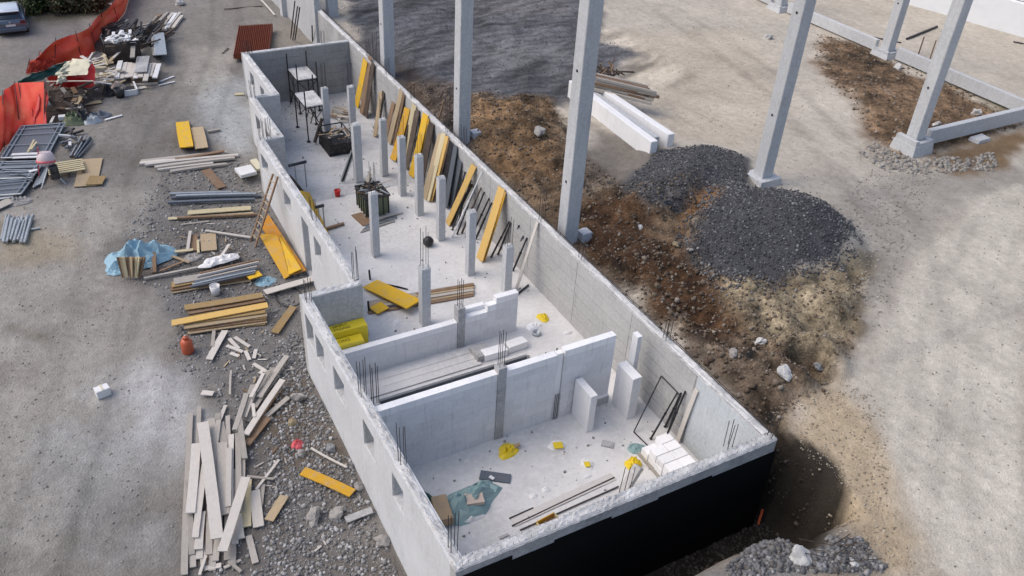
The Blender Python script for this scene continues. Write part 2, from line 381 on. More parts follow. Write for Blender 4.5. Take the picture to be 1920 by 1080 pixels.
G2=wp([(1160,345),(1240,290),(1330,278),(1400,300),(1410,345),(1370,375),(1290,390),(1200,390)],2.5)
PAINT.append((G1,np.array((.068,.069,.076)),.25,.7,1.)); PAINT.append((G2,np.array((.085,.085,.09)),.3,.8,1.))
paint([(1300,370),(1350,365),(1330,410),(1270,430)],2.4,(.22,.12,.055),.3,.5)
# left side
paint([(0,420),(330,360),(330,560),(260,640),(260,800),(200,1080),(-80,1080),(-80,500)],-.4,(.33,.312,.285),2.,1.5,.85)
RUB=wp([(320,350),(470,330),(500,420),(575,520),(600,760),(700,930),(770,1085),(350,1085),(420,900),(420,760),(330,690),(320,600),(230,500),(250,440)],-.4)
PAINT.append((RUB,np.array((.165,.16,.155)),1.0,1.8,.85))
paint([(500,760),(560,720),(620,800),(660,880),(560,880),(500,840)],-.7,(.125,.098,.07),.5,.7)
paint([(560,760),(700,980),(755,1080),(700,1080),(640,960),(590,860)],-.7,(.21,.185,.16),.3,.7,.6)
paint([(180,760),(290,690),(370,760),(350,860),(240,880)],-.8,(.50,.505,.51),1.0,1.9,.62)
paint([(430,80),(455,80),(430,170),(380,230),(330,300),(270,370),(250,360),(310,280),(350,210),(390,150)],.5,(.36,.345,.315),.7,1.6,.7)
paint([(60,840),(200,800),(300,900),(330,1040),(200,1080),(60,1000)],-.8,(.30,.305,.30),1.0,2.,.7)
paint([(330,440),(450,480),(430,600),(300,600)],-.4,(.16,.16,.165),.8,1.2,.5)
paint([(390,150),(470,150),(480,250),(460,290),(370,250)],.5,(.36,.38,.39),.9,1.6,.8)
paint([(350,90),(430,90),(430,160),(360,170)],.6,(.37,.35,.31),.9,1.6,.7)
paint([(40,40),(230,45),(180,110),(100,140),(40,120)],.6,(.19,.185,.18),1.2,1.6,.8)
paint([(240,200),(330,180),(420,330),(280,360),(150,330)],.4,(.19,.18,.168),1.2,2.,.8)
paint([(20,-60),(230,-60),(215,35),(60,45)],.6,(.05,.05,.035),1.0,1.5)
paint([(0,440),(140,450),(140,500),(0,510)],-.2,(.31,.26,.18),.8,1.2,.7)
paint([(30,625),(110,625),(100,655),(40,655)],-.4,(.13,.12,.09),.4,.8,.8)
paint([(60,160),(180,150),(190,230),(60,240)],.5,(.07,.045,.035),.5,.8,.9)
paint([(560,60),(640,70),(640,85),(500,90),(520,40)],.6,(.25,.23,.20),.4,.8)
FARP=wp([(1540,60),(1640,95),(1700,140),(1790,160),(1910,235),(1735,290),(1650,285),(1600,200),(1530,130)],2.3)
def ground():
    xs=np.concatenate([np.arange(-60,-8,2.),np.arange(-8,48,.2),np.arange(48,90,1.),np.arange(90,400,20.)])
    ys=np.concatenate([np.arange(-40,4,2.),np.arange(4,58,.2),np.arange(58,90,1.),np.arange(90,420,20.)])
    X,Y=np.meshgrid(xs,ys); Z=hz(X,Y)
    base=np.zeros(X.shape+(3,)); L=(X<XR)[...,None]
    base[:]=np.where(L,np.array((.225,.212,.195)),np.array((.455,.415,.355)))
    n1=fbm(X,Y,.5,5,71)[...,None]
    for poly,c,soft,amp,al in PAINT:
        d=polydist(poly,X,Y)+amp*1.6*fbm(X,Y,.8,5,77)
        a=(al*sstep(soft,-soft,d))[...,None]; base=base*(1-a)+c*a
    n2=fbm(X*1.0+Y*.4,Y*.5-X*.2,.8,5,79)[...,None]; base*=1+.22*n1+.2*n2
    sd2=polydist(SOIL,X,Y); so=sstep(.5,-.6,sd2)[...,None]; far2=sstep(.5,-.6,polydist(FARP,X,Y))[...,None]; so=np.maximum(so,far2)
    rg=(1-np.abs(2*(fbm(X*1.1+Y*.5,Y*.9-X*.3,.75,4,23)+.47)-1))[...,None]; hf=(fbm(X,Y,2.1,3,25))[...,None]; mf=(fbm(X,Y,.55,4,29))[...,None]
    base*=1+so*(1.7*mf+1.7*hf+.6*(rg-.7))-.12*so  # soil mottling, plus ridge shading painted in where soft light hides relief
    base=np.where((so>.4)&(hf+mf*.6>.27),base*.6+np.array((.28,.235,.185))*.4,base)
    ydm=(sstep(17,19,X)*sstep(33,31,X)*sstep(33,37,Y)*sstep(64,56,Y))[...,None]
    st=(fbm((X*.92+Y*.38)*.22,(-X*.38+Y*.92)*1.5,1.,5,27))[...,None]; st2=(fbm((X*.8-Y*.6)*1.3,(X*.6+Y*.8)*.2,1.,4,28))[...,None]
    base*=1+ydm*(1.5*st+.7*st2)
    def track(pts,z,off,wd,gain,wob=.5):
        P=wp(pts,z); d=np.full(X.shape,1e9)
        for (ax,ay),(bx,by) in zip(P[:-1],P[1:]):
            L=math.hypot(bx-ax,by-ay); ux,uy=(bx-ax)/L,(by-ay)/L; t=np.clip((X-ax)*ux+(Y-ay)*uy,0,L)
            dd=np.hypot(X-ax-t*ux,Y-ay-t*uy)*np.sign((X-ax)*uy-(Y-ay)*ux+1e-9); d=np.where(np.abs(dd)<np.abs(d),dd,d)
        d=d+wob*fbm(X,Y,.35,3,33)
        m=np.zeros(X.shape)
        for o in off: m+=sstep(wd,wd*.3,np.abs(d-o))
        return (1+gain*m*(.6+1.2*(fbm(X,Y,.9,3,35)+.3)))[...,None]
    base*=track([(120,1200),(230,860),(300,600),(330,420),(380,250),(430,120),(420,-60)],-.2,(-.85,.85),.34,-.16)
    base*=track([(40,1100),(130,800),(190,560),(200,380),(260,250),(330,140)],-.2,(-.85,.85),.30,-.13)
    base*=track([(1830,1200),(1790,860),(1800,620),(1880,450),(2050,330)],2.3,(-1.3,.4,1.9),.35,-.10)
    base*=track([(1700,1200),(1690,900),(1730,650),(1700,450),(1560,260),(1400,120),(1250,20)],2.3,(-.9,.9),.4,-.11)
    base*=track([(1900,560),(1640,380),(1480,180),(1330,60)],2.3,(-1,.9),.4,-.09)
    damp=(sstep(.02,.22,fbm(X,Y,.22,5,37))*(X<X4)*.55)[...,None]; base=base*(1-damp)+np.array((.125,.11,.095))*damp
    base=np.clip(base,.012,.8)
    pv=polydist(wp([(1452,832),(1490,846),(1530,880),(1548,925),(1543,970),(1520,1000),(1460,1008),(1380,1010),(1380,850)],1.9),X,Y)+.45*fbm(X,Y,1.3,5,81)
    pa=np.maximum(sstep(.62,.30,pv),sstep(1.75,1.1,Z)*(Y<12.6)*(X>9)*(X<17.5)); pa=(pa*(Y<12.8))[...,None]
    base=base*(1-pa)+np.array((.030,.025,.020))*(1+1.0*hf+.6*n1)*pa  # near-black tone blended over the pit outline and its lower ground
    # wheel ruts in the dark yard
    for cx,cy,r in ((19.5,47,5.2),(21.2,47.3,5.2),(24,38,9.0),(25.5,38,9.0),(30,45,7.)):
        dd=np.abs(np.hypot(X-cx,Y-cy)-r); base*=(1-.26*sstep(.35,.1,dd)*((X>17)&(X<31)&(Y>35)&(Y<58)))[...,None]
    # tyre tracks in the dark yard
    nx,ny=X.shape[1],X.shape[0]
    me=bpy.data.meshes.new('ground'); v=np.stack([X,Y,Z],-1).reshape(-1,3)
    me.vertices.add(len(v)); me.vertices.foreach_set('co',v.ravel())
    i=np.arange(ny-1)[:,None]*nx+np.arange(nx-1)[None,:]; q=np.stack([i,i+1,i+nx+1,i+nx],-1).reshape(-1,4)
    me.loops.add(q.size); me.loops.foreach_set('vertex_index',q.ravel()); me.polygons.add(len(q))
    me.polygons.foreach_set('loop_start',np.arange(len(q))*4); me.polygons.foreach_set('loop_total',np.full(len(q),4))
    me.polygons.foreach_set('use_smooth',np.ones(len(q),bool)); me.update(); me.validate()
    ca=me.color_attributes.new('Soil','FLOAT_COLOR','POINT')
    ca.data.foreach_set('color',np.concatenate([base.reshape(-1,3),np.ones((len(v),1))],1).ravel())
    mk=me.color_attributes.new('Kind','FLOAT_COLOR','POINT')
    yv=(sstep(16.5,18,X)*sstep(40,30,X)*sstep(33,36,Y)*sstep(90,70,Y)*sstep(.22,.12,base.mean(-1)))
    mk.data.foreach_set('color',np.stack([yv,so[...,0],0*X,0*X+1],-1).ravel())
    m,nt,b=newmat('ground'); at_=N(nt,'ShaderNodeAttribute',attribute_name='Soil'); p=world_pos(nt)
    nA=tex(nt,p,.35,9,.72,.8); nB=tex(nt,p,3.2,8,.72); nC=tex(nt,p,34,5,.75); nS=tex(nt,mapping(nt,p,(1.9,.16,1)),1.0,6,.7,.5)
    vo=N(nt,'ShaderNodeTexVoronoi'); vo.inputs['Scale'].default_value=14; nt.links.new(p,vo.inputs['Vector'])
    c=mix(nt,1.,at_.outputs['Color'],ramp(nt,nA,.3,.7,(.86,.855,.85),(1.12,1.12,1.115)),'MULTIPLY')
    c=mix(nt,1.,c,ramp(nt,nB,.32,.68,(.82,.815,.81),(1.17,1.17,1.175)),'MULTIPLY')
    c=mix(nt,1.,c,ramp(nt,nC,.3,.7,(.68,.68,.68),(1.30,1.30,1.30)),'MULTIPLY')
    c=mix(nt,1.,c,ramp(nt,nS,.35,.65,(.94,.94,.94),(1.05,1.05,1.05)),'MULTIPLY')
    nW=tex(nt,p,1.3,7,.8,1.2); c=mix(nt,ramp(nt,nW,.60,.72,(0,0,0),(.12,.12,.12)),c,(.11,.10,.09)); nX=tex(nt,p,1.9,7,.8,1.0); c=mix(nt,ramp(nt,nX,.62,.75,(0,0,0),(.14,.14,.14)),c,(.50,.48,.45))
    mk_=N(nt,'ShaderNodeAttribute',attribute_name='Kind'); sp=N(nt,'ShaderNodeSeparateColor'); nt.links.new(mk_.outputs['Color'],sp.inputs[0])
    wv=N(nt,'ShaderNodeTexWave',wave_type='RINGS',wave_profile='SIN'); wv.inputs['Scale'].default_value=.42; wv.inputs['Distortion'].default_value=11.; wv.inputs['Detail'].default_value=4.; wv.inputs['Detail Scale'].default_value=.6
    mp=N(nt,'ShaderNodeMapping'); mp.inputs['Location'].default_value=(-20,-52,0); mp.inputs['Scale'].default_value=(1,1.0,0); nt.links.new(p,mp.inputs[0]); nt.links.new(mp.outputs[0],wv.inputs['Vector'])
    yr=mix(nt,1.,ramp(nt,wv.outputs[1],.15,.8,(.86,.86,.86),(1.18,1.18,1.18)),ramp(nt,tex(nt,p,5,8,.8),.35,.65,(.65,.65,.65),(1.5,1.5,1.5)),'MULTIPLY')
    c=mix(nt,sp.outputs[0],c,mix(nt,1.,c,yr,'MULTIPLY'))
    sr=mix(nt,1.,ramp(nt,tex(nt,p,2.6,8,.78,.6),.36,.64,(.45,.42,.40),(1.65,1.62,1.55)),ramp(nt,tex(nt,p,11,6,.75),.35,.65,(.7,.7,.7),(1.35,1.35,1.35)),'MULTIPLY')
    c=mix(nt,sp.outputs[1],c,mix(nt,1.,c,sr,'MULTIPLY'))
    nt.links.new(c,b.inputs['Base Color']); b.inputs['Roughness'].default_value=.95; b.inputs['Specular IOR Level'].default_value=.2
    h=mix(nt,.35,nB,vo.outputs['Distance']); bump(nt,b,h,.7,.07)
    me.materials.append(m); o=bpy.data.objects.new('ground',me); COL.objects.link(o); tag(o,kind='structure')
ground()
# scattered stones, joined
t_=(1+5**.5)/2
ICO=np.array([(-1,t_,0),(1,t_,0),(-1,-t_,0),(1,-t_,0),(0,-1,t_),(0,1,t_),(0,-1,-t_),(0,1,-t_),(t_,0,-1),(t_,0,1),(-t_,0,-1),(-t_,0,1)])/1.9
ICF=np.array([(0,11,5),(0,5,1),(0,1,7),(0,7,10),(0,10,11),(1,5,9),(5,11,4),(11,10,2),(10,7,6),(7,1,8),(3,9,4),(3,4,2),(3,2,6),(3,6,8),(3,8,9),(4,9,5),(2,4,11),(6,2,10),(8,6,7),(9,8,1)])
def scatter(name,label,cat,poly,n,smin,smax,mat,pw=2.5,inset=0.,sel=None,floor=None):
    p=np.array(poly); x0,y0=p.min(0)-.5; x1,y1=p.max(0)+.5
    X=nr.uniform(x0,x1,n*6); Y=nr.uniform(y0,y1,n*6)
    d=polydist(poly,X,Y)+1.2*fbm(X,Y,.9,4,91); k=d<-inset
    if floor is None: k&=~((X>X4-.02)&(X<XR+.02)&(Y>YF-.02)&(Y<YB+.3)&~((X<X3-.05)&(Y>23.6))&~((X<X2-.05)&(Y>35.6)))
    if sel is not None: k&=sel(X,Y)
    X,Y=X[k][:n],Y[k][:n]; n=len(X)
    s=smin+(smax-smin)*nr.rand(n)**pw
    Z=(hz(X,Y) if floor is None else np.full(n,floor))+s*.15
    rot=nr.rand(n,3)*6.28; V=ICO[None]*(1+nr.uniform(-.28,.28,(n,12,1)))*(s[:,None,None])*nr.uniform(.6,1.2,(n,1,3))
    c,sn=np.cos(rot[:,0])[:,None],np.sin(rot[:,0])[:,None]; vx=V[...,0]*c-V[...,1]*sn; vy=V[...,0]*sn+V[...,1]*c; V[...,0],V[...,1]=vx,vy
    c,sn=np.cos(rot[:,1])[:,None],np.sin(rot[:,1])[:,None]; vx=V[...,0]*c-V[...,2]*sn; vz=V[...,0]*sn+V[...,2]*c; V[...,0],V[...,2]=vx,vz
    V+=np.stack([X,Y,Z],-1)[:,None]; vv=V.reshape(-1,3); ff=(ICF[None]+12*np.arange(n)[:,None,None]).reshape(-1,3)
    me=bpy.data.meshes.new(name); me.vertices.add(len(vv)); me.vertices.foreach_set('co',vv.ravel())
    me.loops.add(ff.size); me.loops.foreach_set('vertex_index',ff.ravel()); me.polygons.add(len(ff))
    me.polygons.foreach_set('loop_start',np.arange(len(ff))*3); me.polygons.foreach_set('loop_total',np.full(len(ff),3)); me.update()
    me.materials.append(M[mat]); o=bpy.data.objects.new(name,me); COL.objects.link(o)
    return tag(o,label,cat,None,'stuff')
scatter('rubble','grey crushed rubble strewn along the left side of the basement','rubble',RUB,13000,.008,.075,'st_grey',4.5)
RUB2=wp([(560,620),(600,760),(700,930),(770,1085),(470,1085),(520,900),(500,800),(470,720)],-.6)
scatter('rubble','coarser pale rubble at the foot of the near left wall','rubble',RUB2,5500,.014,.085,'st_grey',4.)
G1b=wp([(1275,420),(1340,350),(1440,340),(1540,380),(1610,450),(1570,515),(1450,550),(1350,535),(1285,480)],2.5)
scatter('gravel','dark grey gravel heaped beside the foot of the middle column','gravel',G1b,14000,.010,.06,'st_dark',3.4)
scatter('gravel','coarser stones rolled to the rim of the big gravel heap','gravel',RIM,420,.03,.09,'st_mix',2.2,sel=lambda X,Y:polydist(G1,X,Y)>-.35)
scatter('gravel','dark gravel spread low between the white beams and the big heap','gravel',G2,5000,.014,.06,'st_dark',2.6)
scatter('soil_clods','brown soil clods and stones on the bank outside the long wall','soil',SOIL,9500,.010,.075,'st_brown',3.6)
SOIL2=wp([(1150,400),(1330,520),(1440,560),(1500,680),(1490,790),(1440,790),(1300,640),(1180,500)],2.2)
scatter('soil_clods','large brown clods on the steep part of the bank beside the long wall','soil',SOIL2,500,.04,.13,'st_brown',3.4)
FARS=wp([(1530,60),(1640,95),(1790,150),(1915,235),(1735,290),(1660,300),(1590,200),(1520,120)],2.3)
scatter('soil_clods','brown clods inside the rectangle of ground beams at far right','soil',FARS,2600,.02,.10,'st_brown',3.2)
YARD=wp([(620,0),(1060,0),(1180,100),(1100,180),(900,220),(740,140)],2.3)
scatter('gravel','dark gravel of the rutted yard behind the columns','gravel',YARD,3500,.015,.05,'st_yard',2.8)
SOCK=wp([(1640,270),(1700,300),(1780,300),(1860,290),(1860,320),(1740,325),(1660,320),(1620,290)],2.3)
scatter('rubble','pale rubble around the socket of the corner column','rubble',SOCK,1500,.012,.14,'st_pale',4.)
TAN=wp([(1460,760),(1560,700),(1660,760),(1700,1000),(1720,1080),(1540,1080),(1560,960),(1540,880)],2.3)
scatter('chippings','pale sandy chippings on the tan track at lower right','chippings',TAN,1800,.010,.045,'st_tan',3.)
RGT=wp([(1560,380),(1700,290),(1760,330),(1700,480),(1640,620),(1590,560),(1580,480)],2.3)
scatter('chippings','pale chippings between the gravel heap and the wide track','chippings',RGT,2200,.008,.06,'st_pale',4.)
PILE3=wp([(1420,1020),(1510,1005),(1610,1020),(1650,1080),(1380,1085)],2.0)
scatter('rubble','grey rubble heap at the bottom right near the excavated corner','rubble',PILE3,2600,.015,.10,'st_mix',3.0)
PITP=wp([(1400,850),(1470,830),(1550,900),(1560,1000),(1480,1020),(1300,1070),(1220,1075)],1.0)
scatter('soil_clods','dark clods on the floor and sides of the excavated pit','soil',PITP,1500,.02,.08,'st_pit',2.8,sel=lambda X,Y:hz(X,Y)<1.7)
LFT=wp([(0,330),(300,180),(460,120),(480,300),(330,400),(230,560),(330,700),(300,1080),(-60,1080),(-60,400)],.0)
scatter('chippings','pale chippings scattered thinly over the left yard','chippings',LFT,2600,.012,.045,'st_pale',2.6)
FL=[(6.1,11.8),(15.3,11.8),(15.3,17.2),(6.1,17.2)]; FL2=[(8,22.5),(15.3,22.5),(15.3,34),(8,34)]; FL3=[(10,35),(15.2,35),(15.2,45.3),(10,45.3)]
for P_,l_ in ((FL,'front room'),(FL2,'middle of the basement'),(FL3,'far end of the basement')):
    scatter('mortar_crumbs','pale mortar crumbs and grit scattered on the slab in the '+l_,'crumbs',P_,260,.008,.06,'st_pale',4.,floor=0.)
RY=wp([(1130,60),(1380,20),(1500,100),(1600,260),(1920,340),(1920,1080),(1720,1080),(1640,640),(1600,450),(1400,280),(1200,200)],2.3)
scatter('chippings','fine stone chips lying thinly on the pale right yard','chippings',RY,4500,.008,.04,'st_pale',4.)
# ================================================================ BASEMENT SHELL
B=thing('basement_shell','long open-topped concrete basement with stepped left side and black coated end wall','building',(10.6,28,0))
def wallbox(name,boxes,mat='conc'):
    m=MB()
    for b in boxes: m.box(*b)
    return m.build(name,mat,B)
def openings_y(x0,x1,y0,y1,z0,z1,ops):
    """boxes of a wall running along Y with rectangular openings (ya,yb,za,zb)"""
    out=[]; y=y0
    for ya,yb,za,zb in sorted(ops):
        if ya>y: out.append((x0,x1,y,ya,z0,z1))
        if za>z0: out.append((x0,x1,ya,yb,z0,za))
        if zb<z1: out.append((x0,x1,ya,yb,zb,z1))
        y=yb
    if y<y1: out.append((x0,x1,y,y1,z0,z1))
    return out
def captop(parent,pts,w,z,name='rough_top',seed=0,mat='cap',h=.05,step=.12):
    """lumpy strip of poured cement on a wall top; pts centreline"""
    m=MB()
    for (ax,ay),(bx,by) in zip(pts[:-1],pts[1:]):
        L=math.hypot(bx-ax,by-ay); n=max(2,int(L/step)); dx,dy=(bx-ax)/L,(by-ay)/L; px,py=-dy,dx; k=5
        vs=[];fs=[]
        for i in range(n+1):
            for j in range(k+1):
                s=i/n*L; t=(j/k-.5)*w
                edge=j in(0,k)
                jx=(rng.random()-.5)*.018
                zz=z-(.03 if edge else -h*(.2+rng.random()*.8)*(.4+1.2*max(0,mn.noise(Vector((s*1.3+seed,t*6,seed)))+.4)))
                if edge: t+= (1 if t>0 else -1)*.012+jx
                vs.append((ax+dx*s+px*t,ay+dy*s+py*t,zz))
        for i in range(n):
            for j in range(k):
                a=i*(k+1)+j; fs.append((a,a+k+1,a+k+2,a+1))
        m.add(vs,fs)
    return m.build(name,mat,parent)
# right wall
wr=wallbox('wall',[(XI,XR,YF+.0,51.2,-.9,WT)])
wr['label']='long board-marked right wall beside the columns'
captop(wr,[((XI+XR)/2,YF+.05),((XI+XR)/2,51.2)] if False else [((XI+XR)/2,YF+TH),((XI+XR)/2,51.2)],TH,WT,seed=1)
def bands(parent,axis,fixed,a0,a1,z0,z1,rows,length,mat,sgn,skip=None,jit=.006):
    dz=(z1-z0)/rows; n=max(1,round((a1-a0)/length)); L=(a1-a0)/n
    for r in range(rows):
        for i in range(n):
            s0,s1=a0+i*L+.012,a0+(i+1)*L-.012; q0,q1=z0+r*dz+.011,z0+(r+1)*dz-.011
            if skip and skip(s0,s1,q0,q1): continue
            th=.016+rng.random()*jit
            m=MB()
            if axis=='y': m.box(min(fixed,fixed+sgn*th),max(fixed,fixed+sgn*th),s0,s1,q0,q1)
            else: m.box(s0,s1,min(fixed,fixed+sgn*th),max(fixed,fixed+sgn*th),q0,q1)
            m.build('cast_board_band',mat,parent)
def band_mat(c): 
    return concrete('band_%d'%int(c*1000),(c,c*.995,c*.98),.82,.88,.25)
M['band']=band_mat(.43)
bands(wr,'y',XI,14.6,45.55,.02,WT-.06,6,3.4,'band',-1)
mm=MB().box(XI-.014,XI,YF+TH,14.55,.02,WT-.05); mm.build('smooth_render','blue_conc',wr)
# far wall
wf=wallbox('wall',[(X1+.0,XI,YB,YB+TH,-.6,WT)]); wf['label']='far cross wall behind the two work platforms'
captop(wf,[(X1,YB+TH/2),(XI,YB+TH/2)],TH,WT,seed=2,h=.03)
M['bandf']=band_mat(.33)
bands(wf,'x',YB,X1+.4,XI-.05,.02,WT-.05,7,2.9,'bandf',-1)
# left wall, four stepped lengths
SEG=[(X1,40.1,YB,[(43.6,44.4,1.7,2.45),(41.6,42.4,1.7,2.45)]),
     (X2,35.5,39.8,[(38.2,39.0,1.7,2.45),(36.6,37.3,1.7,2.45)]),
     (X3,23.5,35.2,[(33.85,35.0,1.7,2.45),(30.6,31.6,1.65,2.4),(28.3,29.2,-.2,2.42),(26.8,27.65,1.5,2.4)]),
     (X4,YF+TH,23.2,[(22.15,23.0,1.4,2.5),(21.1,21.95,1.4,2.4),(19.2,20.2,1.4,2.4),(16.72,17.6,1.4,2.4),(14.6,15.4,1.4,2.35)])]
for i,(x,y0,y1,ops) in enumerate(SEG):
    wl=wallbox('wall',openings_y(x,x+TH,y0,y1,-1.3,WT,ops),'wallp')
    captop(wl,[(x+TH/2,y0-(0 if i<3 else TH)),(x+TH/2,y1)],TH,WT,seed=5+i,h=.06)
    for ya,yb,za,zb in ops:      # concrete lining set back inside each opening
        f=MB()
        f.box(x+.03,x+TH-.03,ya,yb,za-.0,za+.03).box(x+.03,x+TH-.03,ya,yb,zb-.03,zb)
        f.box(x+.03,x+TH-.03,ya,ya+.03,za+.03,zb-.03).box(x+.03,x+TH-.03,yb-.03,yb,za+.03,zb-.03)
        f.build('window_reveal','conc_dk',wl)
# cross piers that close each step
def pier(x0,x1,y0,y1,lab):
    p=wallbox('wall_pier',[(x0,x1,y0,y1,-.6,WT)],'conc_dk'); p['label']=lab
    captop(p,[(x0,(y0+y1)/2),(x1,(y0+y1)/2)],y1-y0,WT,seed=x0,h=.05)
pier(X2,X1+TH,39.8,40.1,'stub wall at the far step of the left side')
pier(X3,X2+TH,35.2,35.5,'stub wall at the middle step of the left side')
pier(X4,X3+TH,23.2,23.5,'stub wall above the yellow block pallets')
# front wall
wfr=wallbox('wall',[(X4,XI,YF,YF+TH,-1.3,WT)]); wfr['label']='near end wall coated black on the outside'
captop(wfr,[(X4,YF+TH/2),(XR,YF+TH/2)],TH+.02,WT+.004,seed=9,h=.05)
mm=MB(); x=X4+.05; zt=2.60
steps=[(X4+.02,7.2,2.62),(7.2,8.4,2.44),(8.4,10.1,2.53),(10.1,11.6,2.43),(11.6,13.4,2.50),(13.4,15.74,2.42)]
for a,b,zz in steps: mm.box(a,b,YF-.03,YF-.002,-1.2,zz)
mm.box(XR+.002,XR+.03,YF-.03,16.5,-.9,2.35)
mm.build('bitumen_membrane','black',B)
# floor slab with the service trench left open
sl=MB(); sl.box(X4+TH,XI,YF+TH,19.7,-.35,0); sl.box(X4+TH,XI,20.56,23.2,-.35,0); sl.box(X3+TH,XI,23.2,34.1,-.35,0); sl.box(13.0,XI,19.7,20.56,-.35,0)
fl=sl.build('floor_slab','floor',B)
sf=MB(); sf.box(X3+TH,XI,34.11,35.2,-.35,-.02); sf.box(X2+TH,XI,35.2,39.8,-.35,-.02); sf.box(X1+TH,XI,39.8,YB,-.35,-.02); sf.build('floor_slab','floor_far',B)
# longitudinal rebar and stirrup stubs on the wall heads
m=MB()
for xx in (XR-.03,XR-.10): m.tube((xx,YF+.1,WT+.11),(xx,51,WT+.11),.012,5)
y=YF+.3
while y<50: 
    m.tube((XR-.03,y,WT-.05),(XR-.03,y,WT+.12+rng.random()*.04),.009,4); y+=.32
m.build('edge_rebar','rebar',B); B.children[-1]['kind']='stuff' if False else 'part'
del B.children[-1]['kind']
m=MB(); x=X4+.2
while x<XR-.2:
    for yy in (YF+.06,YF+.25): m.tube((x,yy,WT-.02),(x+rng.uniform(-.02,.02),yy,WT+.08+rng.random()*.06),.008,4)
    x+=.17
for xx in (X3,X4):
    y=24 if xx==X3 else 12
    while y<(35 if xx==X3 else 23): m.tube((xx+.15,y,WT),(xx+.15+rng.uniform(-.03,.03),y,WT+.1+rng.random()*.06),.008,4); y+=.45
st=m.build('stirrup_stubs','galv',B); st['kind']='stuff'
# starter bars standing on the walls
def starters(x,y,z,L,n=4,sp=.16,dx=1,mat='rebar'):
    for i in range(n):
        a=(i%2-.5)*sp; b=(i//2-.5)*sp
        m=MB().tube((x+a,y+b,z-.05),(x+a+rng.uniform(-.03,.03),y+b+rng.uniform(-.03,.03),z+L*rng.uniform(.9,1.08)),.011,5)
        m.build('starter_bar',mat,B)
for x,y,L in ((X3+.2,23.55,1.2),(X4+.17,23.0,.9),(X4+.18,18.0,1.35),(X4+.2,15.1,1.3),(X4+.2,12.0,1.3),(14.2,YF+.4,.95),(XR-.1,YF+.15,.9),
              (X3+.2,35.3,.9),(X2+.2,39.9,.9),(X3+.5,35.3,.9),(X1+.2,45.6,.7),(15.5,43.0,.9),(15.5,40.3,.9),(15.5,37.,.7),(15.5,31.3,1.0),(15.5,32.9,1.7),(15.52,42.1,1.6),(15.5,24.4,1.5),(15.5,21.5,.8),(15.5,16.4,.8),(9.9,45.7,.6),(X3+.15,27.9,.9),(13.9,45.75,.7)):
    starters(x,y,WT,L)
# ================================================================ far end of the long wall
T=thing('wall_extension','tall pale concrete wall beyond the far cross wall at top centre','wall',(15.5,55,.6))
MB().box(15.2,15.52,51.25,62,.0,4.6).build('panel','precast',T)
MB().box(14.9,15.2,57.6,58.2,.0,4.6).build('pilaster','precast',T)
for k,(a,b) in enumerate((((545,72),(553,2)),((549,75),(558,12)),((553,75),(562,14)),((586,78),(585,48)),((590,78),(596,46)))):
    A=at(*a,.7); z1=A.z+2.6 if k<3 else A.z+1.3
    o=MB().tube(A,at(b[0],b[1],z1),.04,6).build('steel_bar','steel'); tag(o,['leftmost','middle','rightmost'][k]+' long dark bar leaning behind the far cross wall' if k<3 else ['left','right'][k-3]+' short dark bar behind the far cross wall','bar')
# ================================================================ posts
def post(bx,by,topz,lab,wd=.30,bars=1.1,tilt=0):
    p=at(bx,by,0); x,y=p.x,p.y+wd/2
    t=thing('concrete_post',lab,'post',(x,y,0),'slim concrete posts standing on the basement slab')
    m=MB().box(x-wd/2,x+wd/2,y-wd/2,y+wd/2,0,topz); m.build('shaft','precast',t)
    captop(t,[(x-wd/2+.01,y),(x+wd/2-.01,y)],wd-.02,topz+.02,'rough_top',seed=bx,h=.05,step=.1)
    if bars:
        for i in range(4):
            a=(i%2-.5)*wd*.6; b=(i//2-.5)*wd*.6
            MB().tube((x+a,y+b,topz-.02),(x+a+rng.uniform(-.02,.02),y+b,topz+bars*rng.uniform(.93,1.05)),.010,5).build('rebar','rebar',t)
for a in ((617,262,2.75,'farthest left post, directly right of the nearer white work platform',.30,1.3),
    (665,268,3.0,'farthest post of the right row, beside the first yellow board',.30,1.2),
    (675,342,2.9,'thick tall post just right of the black mesh crate',.36,0),
    (723,330,2.88,'post in the right row between the mesh crate and the yellow boards',.30,1.1),
    (757,368,2.95,'post in the right row in front of two yellow boards',.30,1.1),
    (789,405,2.94,'post in the right row in front of the second yellow board',.30,1.0),
    (829,452,3.0,'post in the right row left of the single gold board',.30,.0),
    (884,517,2.95,'post in the right row left of the widest gold board',.30,.0),
    (952,550,2.15,'shorter post near the end of the low white wall',.32,1.2),
    (707,482,2.95,'post in front of the olive rubbish skip',.30,1.3),
    (800,611,2.55,'post right of the slanted yellow panel',.34,1.6)):
    post(a[0],a[1],a[2],a[3],a[4],a[5])
# ================================================================ partition walls of aerated blocks
def blockwall(t,x0,x1,y0,y1,z0,z1,mat='aac',bl=.6,bh=.25,drop=None):
    rows=round((z1-z0)/bh); bh=(z1-z0)/rows
    for r in range(rows):
        x=x0-(bl/2 if r%2 else 0)
        while x<x1-.01:
            a,b=max(x,x0),min(x+bl,x1); x+=bl
            if b-a<.05: continue
            if drop and drop(a,b,r,rows): continue
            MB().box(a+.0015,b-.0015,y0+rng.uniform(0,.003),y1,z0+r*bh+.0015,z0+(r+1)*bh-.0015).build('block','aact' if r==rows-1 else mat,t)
P1=thing('partition_wall','front full-height white block wall with a grey post cast into it','wall',(9,17.45,0))
blockwall(P1,X4+TH+.01,9.9,17.32,17.57,0,2.75); blockwall(P1,10.2,12.0,17.32,17.57,0,2.75)
m=MB().box(9.91,10.19,17.28,17.58,0,2.95); m.build('cast_post','conc',P1)
for i in range(4): MB().tube((9.98+.14*(i%2),17.36+.13*(i//2),2.9),(9.98+.14*(i%2)+rng.uniform(-.02,.02),17.36+.13*(i//2),4.25),.011,5).build('rebar','rebar',P1)
